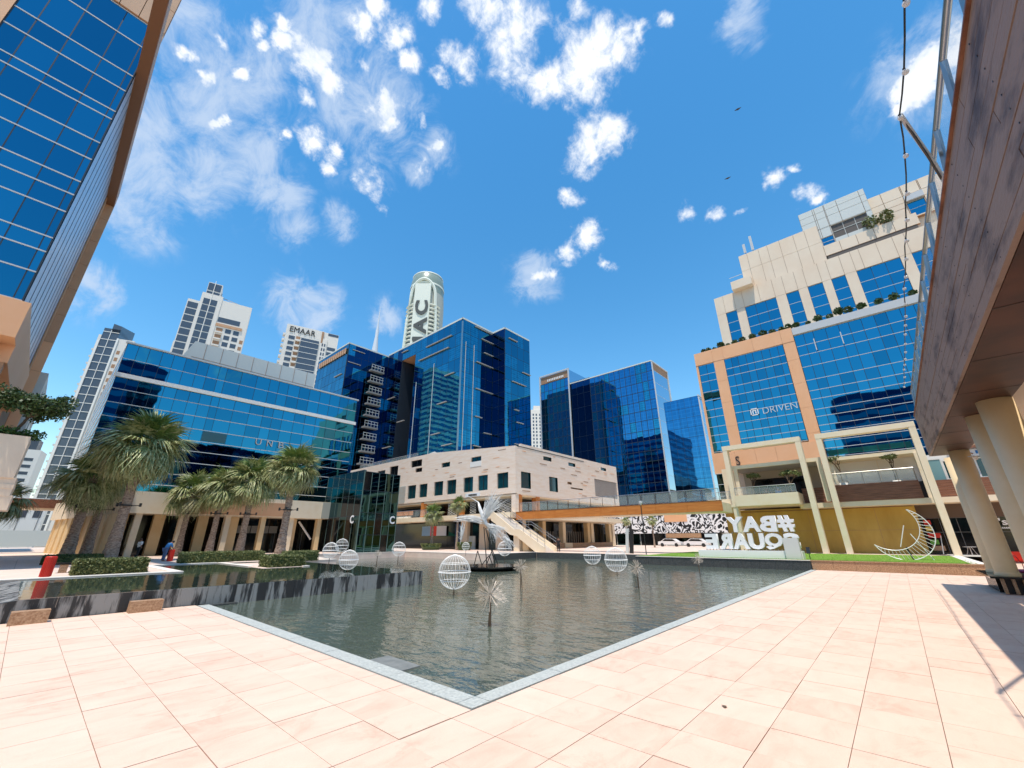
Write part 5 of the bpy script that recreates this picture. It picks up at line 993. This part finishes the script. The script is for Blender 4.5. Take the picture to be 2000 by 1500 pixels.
# ================================================================ SIGN LETTERS
sg = T('giant_letter_sign', 'giant white letter sign on a plinth seen from behind on the lawn', 'sign', (39.8, 9.5, .65))
slw = mat('letter_white', (.82, .83, .82), rough=.4)
B(sg, 'plinth', slw, 39.3, 40.4, 5.7, 13.3, .64, 1.2)
for ch, a, b_ in (('#', 5.85, 6.95), ('B', 7.05, 8.25), ('A', 8.2, 9.55), ('Y', 9.45, 10.75)): text(sg, 'letter', slw, ch, (39.85, a, 2.62), (0, 1, 0), 1.22, .4, b_-a, .045)
for ch, a, b_ in (('S', 5.75, 6.8), ('Q', 6.85, 8.1), ('U', 8.15, 9.3), ('A', 9.25, 10.5), ('R', 10.55, 11.6), ('E', 11.7, 12.7)): text(sg, 'letter', slw, ch, (39.85, a, 1.30), (0, 1, 0), 1.22, .4, b_-a, .045)
for k in range(26): B(sg, 'stand_off', steel, 39.8, 39.86, 5.95+k*.27, 6.0+k*.27, 1.18, 1.32); 
for k in range(14): B(sg, 'stand_off', steel, 39.8, 39.86, 6.0+k*.34, 6.05+k*.34, 2.5, 2.64)
bx = B(None, 'display_plinth', ltgrey, 39.0, 39.55, 5.75, 6.75, .64, 2.15); tag(bx, 'plain grey box plinth standing before the lowest letter of the white sign', 'plinth')
fl_ = T('lawn_floodlight', 'small black floodlight on a spike beside the letter sign', 'floodlight', (39.4, 5.3, .64)); B(fl_, 'stake', blackm, 39.38, 39.42, 5.28, 5.32, .64, 1.1); B(fl_, 'lamp_head', blackm, 39.3, 39.42, 5.18, 5.42, 1.05, 1.5, (0, .25, 0))
# crescent moon
mo = T('crescent_sculpture', 'white wire crescent moon sculpture standing on the lawn', 'sculpture', (43, 0, .65))
def arc(c, r, a0, a1, n=22): return [(43+0*i, c[0]+r*math.cos(R(a0+(a1-a0)*i/n)), c[1]+r*math.sin(R(a0+(a1-a0)*i/n))) for i in range(n+1)]
def circ3(p, q, s_):
    ax_, ay, bx_, by, cx, cy = *p, *q, *s_; d = 2*(ax_*(by-cy)+bx_*(cy-ay)+cx*(ay-by))
    ux = ((ax_**2+ay**2)*(by-cy)+(bx_**2+by**2)*(cy-ay)+(cx**2+cy**2)*(ay-by))/d; uy = ((ax_**2+ay**2)*(cx-bx_)+(bx_**2+by**2)*(ax_-cx)+(cx**2+cy**2)*(bx_-ax_))/d
    return (ux, uy), math.hypot(ax_-ux, ay-uy)
tipA, tipB = (1.5, 1.65), (-.9, 4.1)
def arc3(mid):
    c, r = circ3(tipA, mid, tipB); a0 = math.degrees(math.atan2(tipA[1]-c[1], tipA[0]-c[0])); am = math.degrees(math.atan2(mid[1]-c[1], mid[0]-c[0])); a1 = math.degrees(math.atan2(tipB[1]-c[1], tipB[0]-c[0]))
    d1 = (a1-a0) % 360; dm = (am-a0) % 360
    if dm > d1: d1 -= 360
    return arc(c, r, a0, a0+d1, 26)
oi_, oo_ = arc3((-1.0, 2.0)), arc3((-1.62, 1.35))
for xo in (-.14, .14):
    for pts_, nm in ((oi_, 'inner_rim'), (oo_, 'outer_rim')): mb = MB(); mb.tube([(p[0]+xo, p[1], p[2]) for p in pts_], .025, 5); mb.build(nm, wire, mo)
mb = MB()
for i in range(1, 26): mb.tube([(42.86, oi_[i][1], oi_[i][2]), (42.86, oo_[i][1], oo_[i][2])], .012, 4); mb.tube([(43.14, oi_[i][1], oi_[i][2]), (43.14, oo_[i][1], oo_[i][2])], .012, 4)
mb.build('ribs', wire, mo); mb = MB(); mb.tube([(43, -.5, 3.0), (43, .05, 1.5)], .03, 5); mb.tube([(43, -.7, 2.4), (43, -1.5, .65)], .03, 5); mb.build('prop', wire, mo); mb = MB(); mb.tube([(43, -.25, 1.5), (43, -.45, .6)], .05, 5); mb.build('foot', blackm, mo)
# ================================================================ POOL SCULPTURES
def ball_meshes():
    mb = MB(); n = 26
    for i in range(n):
        a = 2*math.pi*i/n; mb.tube([(math.cos(a)*math.cos(b_)*.69, math.sin(a)*math.cos(b_)*.69, math.sin(b_)*.69) for b_ in [R(-84+168*k/14) for k in range(15)]], .009, 4)
    a_ = mb.build('ribs', wire).data; mb = MB()
    mb.tube([(math.cos(i*math.pi/24)*.71, math.sin(i*math.pi/24)*.71, 0) for i in range(49)], .022, 4); b2 = mb.build('equator_ring', wire).data
    mb = MB()
    for z in (-.34, .34): r_ = math.sqrt(.69**2-z*z); mb.tube([(math.cos(i*math.pi/18)*r_, math.sin(i*math.pi/18)*r_, z) for i in range(37)], .014, 4)
    mb.tube([(math.cos(i*math.pi/8)*.09, math.sin(i*math.pi/8)*.09, .685) for i in range(17)], .03, 4); c2 = mb.build('rings', wire).data
    mb = MB(); mb.tube([(0, 0, -1.6), (0, 0, -.66)], .03, 6); d2 = mb.build('pole', twig).data
    for o in list(col.objects)[-4:]: bpy.data.objects.remove(o)
    return [('ribs', a_), ('equator_ring', b2), ('rings', c2), ('pole', d2)]
BM = ball_meshes()
for x, y, z, s, lb in ((13.0, 15.0, .83, 1.0, 'largest white wire globe, in the lower pool left of the black sculpture island'), (26.9, 14.6, .83, 1.08, 'white wire globe in front of the dark lawn wall, the nearer of the two there'), (34.4, 21.0, .75, 1.1, 'pale wire globe behind the one in front of the dark lawn wall'), (32.5, 30.0, 1.25, 1.0, 'white wire globe under the tail of the winged sculpture'),
    (12.0, 22.6, 1.15, .72, 'white wire globe on the upper pool, front one of a cluster of three'), (14.0, 29.0, 1.5, .72, 'white wire globe at the left back of the cluster of three'), (16.8, 33, 1.75, .70, 'white wire globe at the right back of the cluster of three'), (22.6, 33.8, 1.35, .86, 'white wire globe standing alone left of the small mall palm'), (28.6, 31.5, 1.5, .55, 'small wire globe directly beside the legs of the winged sculpture')):
    t = T('wire_globe', lb, 'globe sculpture', (x, y, z), 'white wire globes in the pool', rot=x, scale=s)
    for nm, me in BM: link(bpy.data.objects.new(nm, me), t)
def burst_mesh(seed):
    rr = random.Random(seed); mb = MB()
    for i in range(70):
        d = Vector((rr.gauss(0, 1), rr.gauss(0, 1), rr.gauss(0, 1))).normalized(); L_ = rr.uniform(.3, .56); mb.tube([d*.04, d*L_], [.009, .005], 3, 0)
        e = d*L_; 
        for k in range(2): q = (d+Vector((rr.uniform(-.5, .5),)*3)).normalized(); mb.tube([d*L_*.7, d*L_*.7+q*.13], [.008, .005], 3, 0)
    a_ = mb.build('spikes', bronze); mb = MB(); mb.tube([(0, 0, -.03), (.02, 0, -1.4)], [.03, .04], 6); mb.tube([(.0, 0, -.2), (-.08, .05, -1.4)], .015, 5); b2 = mb.build('pole', twig); r_ = (a_.data, b2.data); bpy.data.objects.remove(a_); bpy.data.objects.remove(b2); return r_
BU = [burst_mesh(1), burst_mesh(2)]
for i, (x, y, z, s, lb) in enumerate(((9.18, 9.02, .72, 1.0, 'nearest spiky metal starburst, standing in the middle of the lower pool'), (20.39, 9.97, .82, .85, 'spiky starburst in front of the dark lawn wall, right of the wire globes'), (16.45, 14.1, .92, .8, 'spiky starburst right beside the black sculpture island'), (31.5, 10.8, .82, .85, 'farthest spiky starburst, close to the dark wall under the white letters'), (19.6, 32.3, 1.05, .75, 'spiky starburst on the far water left of the small mall palm'))):
    t = T('spiky_starburst', lb, 'starburst sculpture', (x, y, z), 'spiky starbursts in the pool', rot=i*1.3, scale=s)
    for nm, me in zip(('spikes', 'pole'), BU[i % 2]): link(bpy.data.objects.new(nm, me), t)
isl = T('sculpture_island', 'round black stone island in the pool carrying the winged sculpture', 'island', (24.8, 24.3, 0)); mb = MB(); mb.lathe([(1.5, -.5), (1.9, -.05), (2.35, .16), (2.35, .24), (0, .24)], 24.8, 24.3, 48); mb.build('base', blackg, isl, False)
bd = T('winged_sculpture', 'large white wire bird sculpture with feathered wings on black legs', 'sculpture', (24.6, 24.7, .24)); rr = random.Random(9)
V = Vector; body = [V((24.25, 25.35, 5.0)), V((24.3, 25.2, 4.5)), V((24.45, 25.0, 3.9)), V((24.6, 24.8, 3.4)), V((24.75, 24.6, 3.05))]
mb = MB(); mb.tube(body, [.06, .14, .17, .15, .07], 12); mb.build('body', wire, bd, True); mb = MB(); mb.tube([body[0], V((24.0, 25.55, 5.2)), V((23.5, 25.9, 5.55))], [.06, .04, .01], 6); mb.build('beak', wire, bd)
def feathers(o0, tips, n, spread, r0, nm):
    mb = MB()
    for i in range(n):
        a = rr.random(); tp = V(tips[0]).lerp(V(tips[1]), a)+V((rr.uniform(-1, 1), rr.uniform(-1, 1), rr.uniform(-1, 1)))*spread; s_ = V(o0)+V((rr.uniform(-.2, .2), rr.uniform(-.2, .2), rr.uniform(-.3, .2))); k = rr.uniform(.5, 1); e = s_.lerp(tp, k); mdl = s_.lerp(e, .5)+V((rr.uniform(-.15, .15), rr.uniform(-.15, .15), .12)); mb.tube([s_, mdl, e], [r0, r0, r0*.5], 4)
        for q in (.6, .8): b0 = s_.lerp(e, q); mb.tube([b0, b0+V((rr.uniform(-.25, .25), rr.uniform(-.25, .25), rr.uniform(-.1, .3)))], [r0*.7, r0*.3], 3)
    mb.build(nm, wire, bd)
feathers((24.5, 24.9, 3.9), ((24.9, 24.4, 6.0), (25.7, 23.6, 5.1)), 95, .42, .017, 'raised_wing'); feathers((24.8, 24.6, 3.2), ((25.1, 24.2, 1.9), (25.9, 23.4, 2.7)), 80, .34, .016, 'tail'); feathers((24.4, 25.1, 3.6), ((22.6, 26.6, 3.65), (22.9, 26.3, 3.9)), 40, .16, .016, 'low_wing'); feathers((25.6, 23.7, 2.4), ((26.0, 23.2, 1.2), (26.4, 22.9, 1.3)), 30, .15, .014, 'tail_tip')
feathers((23.2, 26.1, 3.3), ((23.15, 26.15, 1.6), (23.25, 26.05, 2.0)), 12, .07, .022, 'hanging_plume')
for p, q in (((24.5, 24.9, 3.1), (24.7, 24.7, .26)), ((24.6, 24.8, 3.0), (25.15, 24.2, .26))): mb = MB(); mb.tube([p, q], .04, 5); mb.build('leg', blackm, bd)
for a, b_ in (((24.0, 25.4, .26), (24.15, 25.2, 1.3)), ((24.15, 25.2, 1.3), (24.45, 25.0, .26)), ((24.45, 25, .26), (24.85, 24.6, .95)), ((24.85, 24.6, .95), (25.05, 24.4, .26)), ((24.7, 24.75, .26), (25.0, 24.4, 1.35)), ((25.0, 24.4, 1.35), (25.3, 24.05, .26))): mb = MB(); mb.tube([a, b_], .035, 5); mb.build('stand_strut', blackm, bd)
# ================================================================ SMALL THINGS
def bin_(x, y, z, lb, tilt=0):
    t = T('red_litter_bin', lb, 'bin', (x, y, z), 'red litter bins'); mb = MB(); mb.lathe([(.17, z), (.19, z+.85), (.17, z+.88), (.0, z+.88)], x, y, 20); mb.build('body', red, t)
    for k in range(20): a = k*math.pi/10; B(t, 'slat', red, x+.19*math.cos(a)-.015, x+.19*math.cos(a)+.015, y+.19*math.sin(a)-.015, y+.19*math.sin(a)+.015, z+.02, z+.85)
bin_(1.05, 29.9, .63, 'red ribbed litter bin beside the nearest hedge at the left'); bin_(8.2, 44.4, .6, 'red litter bin the man in blue leans on')
bn = T('dark_bench', 'dark slatted bench between the red bin and the hedge at the left', 'bench', (2.6, 40, .6)); B(bn, 'seat', blackg, 1.4, 4.6, 33.2, 33.8, 1.0, 1.1); B(bn, 'leg', brown_g, 1.6, 1.9, 33.25, 33.75, .6, 1.0); B(bn, 'leg', brown_g, 4.0, 4.3, 33.25, 33.75, .6, 1.0)
bn = T('timber_bench', 'low bench between the red bin and the double hedge', 'bench', (9.4, 44.6, .6)); B(bn, 'seat', blackg, 8.8, 11.0, 44.5, 45.0, 1.05, 1.13); [B(bn, 'leg', steel, x, x+.06, 44.55, 44.95, .6, 1.05) for x in (8.95, 10.8)]
lp = T('lamp_post', 'slim white lamp post on the lawn edge in front of the mural', 'lamp post', (42.7, 20.3, .6)); mb = MB(); mb.tube([(43.2, 19.9, .6), (43.2, 19.9, 5.6)], .05, 8); mb.build('pole', blackm, lp); mb = MB(); mb.lathe([(.05, 5.5), (.2, 5.7), (.2, 5.9), (0, 5.95)], 43.2, 19.9, 12); mb.build('lamp_head', alu, lp)
pn = T('leaning_panel', 'tall thin grey panel standing at the lawn edge in front of the mural', 'sign', (44.6, 22.5, .6)); B(pn, 'panel', ltgrey, 44.5, 44.6, 22.4, 22.75, .6, 3.2, (R(6), 0, 0)); B(pn, 'dark_side', blackm, 44.62, 44.7, 21.9, 22.35, .6, 3.1, (R(6), 0, 0))
um = T('green_umbrella', 'green open parasol under the mall arcade beside the glass pavilion', 'umbrella', (40, 62, .6)); mb = MB(); mb.tube([(41, 66, .6), (41, 66, 3.2)], .05, 6); mb.build('pole', steel, um); mb = MB(); mb.lathe([(1.9, 2.7), (.1, 3.6), (0, 3.6)], 41, 66, 8); mb.build('canopy', green, um)
leaf = MB(); leaf.face([(7.02, 2.35, .006), (7.07, 2.33, .022), (7.13, 2.37, .006), (7.08, 2.41, .018)]); leaf = leaf.build('fallen_leaf', twig); tag(leaf, 'single dark dry leaf lying on the pale plaza tiles at the right', 'leaf')
for k, (x, y, z) in enumerate(((210, 10, 235), (225, 25, 205))):
    b_ = MB(); b_.v = [(x, y, z), (x+.8, y, z), (x+.2, y+2.0, z+.6), (x+.5, y-2.0, z+.5), (x-.7, y, z)]; b_.f = [(0, 1, 2), (0, 3, 1), (0, 4, 2), (0, 3, 4)]; b_.mi = [0]*4; o = b_.build('bird', blackm); tag(o, 'tiny dark bird gliding in the blue sky, '+('upper one' if k == 0 else 'lower one'), 'bird', 'birds in the sky')
# ================================================================ PEOPLE
def person(x, y, z, face, J, top, bottom, lb, hair=True, robe=False, s=1.0, skirt=False):
    t = T('person', lb, 'person', (x, y, z), None, rot=face, scale=s)
    names = ['pelvis', 'waist', 'chest', 'neck', 'head', 'crown', 'shL', 'elL', 'haL', 'shR', 'elR', 'haR', 'hipL', 'knL', 'anL', 'toL', 'hipR', 'knR', 'anR', 'toR']
    D = dict(pelvis=(0, 0, .95), waist=(0, 0, 1.1), chest=(0, 0, 1.35), neck=(0, 0, 1.5), head=(0.02, 0, 1.6), crown=(0.02, 0, 1.7), shL=(0, .19, 1.42), elL=(-.02, .25, 1.15), haL=(.08, .27, .9), shR=(0, -.19, 1.42), elR=(-.02, -.25, 1.15), haR=(.06, -.27, .9), hipL=(0, .1, .9), knL=(.03, .11, .5), anL=(-.02, .11, .08), toL=(.14, .12, .03), hipR=(0, -.1, .9), knR=(.03, -.11, .5), anR=(-.02, -.11, .08), toR=(.14, -.12, .03)); D.update(J)
    RD = dict(pelvis=.13, waist=.12, chest=.14, neck=.055, head=.095, crown=.07, shL=.06, elL=.042, haL=.035, shR=.06, elR=.042, haR=.035, hipL=.085, knL=.055, anL=.04, toL=.03, hipR=.085, knR=.055, anR=.04, toR=.03)
    E = [('pelvis', 'waist'), ('waist', 'chest'), ('chest', 'neck'), ('neck', 'head'), ('head', 'crown'), ('chest', 'shL'), ('shL', 'elL'), ('elL', 'haL'), ('chest', 'shR'), ('shR', 'elR'), ('elR', 'haR'), ('pelvis', 'hipL'), ('hipL', 'knL'), ('knL', 'anL'), ('anL', 'toL'), ('pelvis', 'hipR'), ('hipR', 'knR'), ('knR', 'anR'), ('anR', 'toR')]
    def sk(nm, keep, m_, add):
        ids = [n for n in names if n in keep]; me = bpy.data.meshes.new(nm); me.from_pydata([D[n] for n in ids], [(ids.index(a), ids.index(b_)) for a, b_ in E if a in ids and b_ in ids], []); me.materials.append(m_); o = link(bpy.data.objects.new(nm, me), t)
        o.modifiers.new('skin', 'SKIN'); 
        for i, n in enumerate(ids): v = me.skin_vertices[0].data[i]; v.radius = (RD[n]+add, RD[n]+add*.9); v.use_root = (i == 0)
        o.modifiers.new('sub', 'SUBSURF').levels = 1; return o
    sk('body', names, skin, 0); sk('shirt' if not robe else 'robe_top', ['waist', 'chest', 'shL', 'elL', 'shR', 'elR', 'pelvis'] if not robe else ['pelvis', 'waist', 'chest', 'shL', 'elL', 'shR', 'elR'], top, .03)
    if robe: mb = MB(); mb.lathe([(.17, 1.15), (.21, .9), (.25, .4), (.29, .04), (.0, .04)], D['pelvis'][0], D['pelvis'][1], 16); mb.build('robe', bottom, t, True, world=False)
    else: sk('trousers', ['pelvis', 'hipL', 'knL', 'anL', 'hipR', 'knR', 'anR'], bottom, .028); 
    h_ = V(D['crown']); mb = MB(); mb.lathe([(.0, h_.z+.075), (.06, h_.z+.06), (.095, h_.z), (.098, h_.z-.06), (.08, h_.z-.1)], h_.x-.02, h_.y, 12); mb.build('hair', hairm if not robe else bottom, t, True, world=False)
    for sx, nm in ((.035, 'eye'), (-.035, 'eye')): mb = MB(); mb.lathe([(0, .012), (.012, 0), (0, -.012)], 0, 0, 6); mb.v = [(v[0]+h_.x+.085, v[1]+sx, v[2]+h_.z-.04) for v in mb.v]; mb.build(nm, hairm, t, world=False)
    return t
person(7.1, 51.9, .6, R(20), dict(knL=(.12, .11, .52), anL=(.02, .11, .1), toL=(.17, .12, .05), knR=(-.02, -.11, .5), anR=(-.16, -.11, .1), toR=(-.02, -.12, .03), haL=(.1, .33, .92), haR=(.02, -.34, .92)), whitec, blackc, 'walking man in a white shirt and dark trousers on the terrace')
person(7.75, 44.3, .6, R(20), dict(chest=(.18, 0, 1.28), neck=(.3, 0, 1.38), head=(.38, 0, 1.42), crown=(.42, 0, 1.5), shL=(.2, .19, 1.32), shR=(.2, -.19, 1.32), elL=(.32, .2, 1.05), elR=(.34, -.2, 1.05), haL=(.5, .12, .88), haR=(.52, -.1, .88), waist=(.06, 0, 1.08)), bluec, navyc, 'man in a blue shirt bending over the red litter bin')
person(55.6, 8.95, 5.75, R(180), {}, bluec, bluec, 'person in a long bright blue robe on the cream balcony', robe=True)
person(55.9, 10.2, 5.75, R(200), {}, blackc, blackc, 'person in black at the left of the blue robe on the balcony')
person(44.5, 31.9, .6, R(200), {}, blackc, blackc, 'person in dark clothes at the right of the stair foot')

# cafe furniture and posters by the shop fronts on the right
for k, (x, y, lb) in enumerate(((57.2, -4.6, 'white cafe table behind the end of the lawn, left one'), (57.6, -6.3, 'white cafe table behind the end of the lawn, right one'))):
    t = T('cafe_table', lb, 'table', (x, y, .6), 'cafe tables by the shop'); mb = MB(); mb.lathe([(0, 1.3), (.45, 1.3), (.45, 1.34), (0, 1.34)], x, y, 20); mb.build('table_top', alu, t)
    for a in range(4): mb = MB(); mb.tube([(x+.1*math.cos(a*1.57), y+.1*math.sin(a*1.57), 1.3), (x+.35*math.cos(a*1.57), y+.35*math.sin(a*1.57), .6)], .02, 5); mb.build('leg', alu, t)
pt = T('menu_posters', 'column of red, yellow and green food pictures on the dark shop front behind the moon', 'poster', (58.6, -2.3, .6))
for i, (m_, z, w_) in enumerate(((red, 3.3, .5), (mat('poster_yellow', (.7, .5, .1)), 2.7, .5), (red, 2.1, .9), (mat('poster_green', (.15, .4, .05)), 1.5, .6), (tan, .95, .9))): B(pt, 'picture', m_, 58.5, 58.55, -2.2-w_, -2.2, z, z+.42)
B(None, 'easel', alu, 57.0, 57.05, -2.9, -2.84, .66, 2.3, (R(8), 0, 0)); tag(col.objects[-1], 'thin white slanted pole of a menu board behind the crescent sculpture', 'pole')

for i in range(5): B(pod, 'render_joint', slotm, 57.985, 57.999, 1.2+i*2.9, 1.225+i*2.9, .66, 5.1)
B(pod, 'render_joint', slotm, 57.985, 57.999, -1.7, 15.4, 2.85, 2.875)
for i, z in enumerate((5.05,)): B(pod, 'drip_edge', wooddk, 57.95, 58.0, -1.8, 15.5, z, z+.06)
# joints, camera and bolts on the near bridge
for x in [1.5+i*2.3 for i in range(12)]:
    for i in range(9):
        b_ = MB(); b_.lathe([(0, 0), (.012, 0), (.012, .006), (0, .006)], 0, 0, 6); b_.v = [(x+v[0]+random.uniform(-.03, .03)*0, -2.098+v[2], 5.9+(i+.5)*PH+v[1]) for v in b_.v]
        if i == 0: bolts = MB()
        n = len(bolts.v); bolts.v += b_.v; bolts.f += [tuple(k+n for k in f) for f in b_.f]; bolts.mi += b_.mi
    o = bolts.build('bolt_row', blackm, br); o['kind'] = 'stuff'
for i in range(9): B(br, 'soffit_joint', blackm, 1+i*3.05, 1.015+i*3.05, -3.36, -2.18, 5.893, 5.899)
sc_ = T('security_camera', 'small white security camera fixed to the far column under the footbridge', 'camera', (27.1, -3.1, 5.3)); mb = MB(); mb.tube([(27.18, -3.2, 5.55), (26.8, -3.35, 5.5)], .03, 6); mb.build('arm', alu, sc_); mb = MB(); mb.lathe([(0, 5.32), (.07, 5.35), (.09, 5.45), (.05, 5.5)], 26.8, -3.35, 12); mb.build('dome', white, sc_)
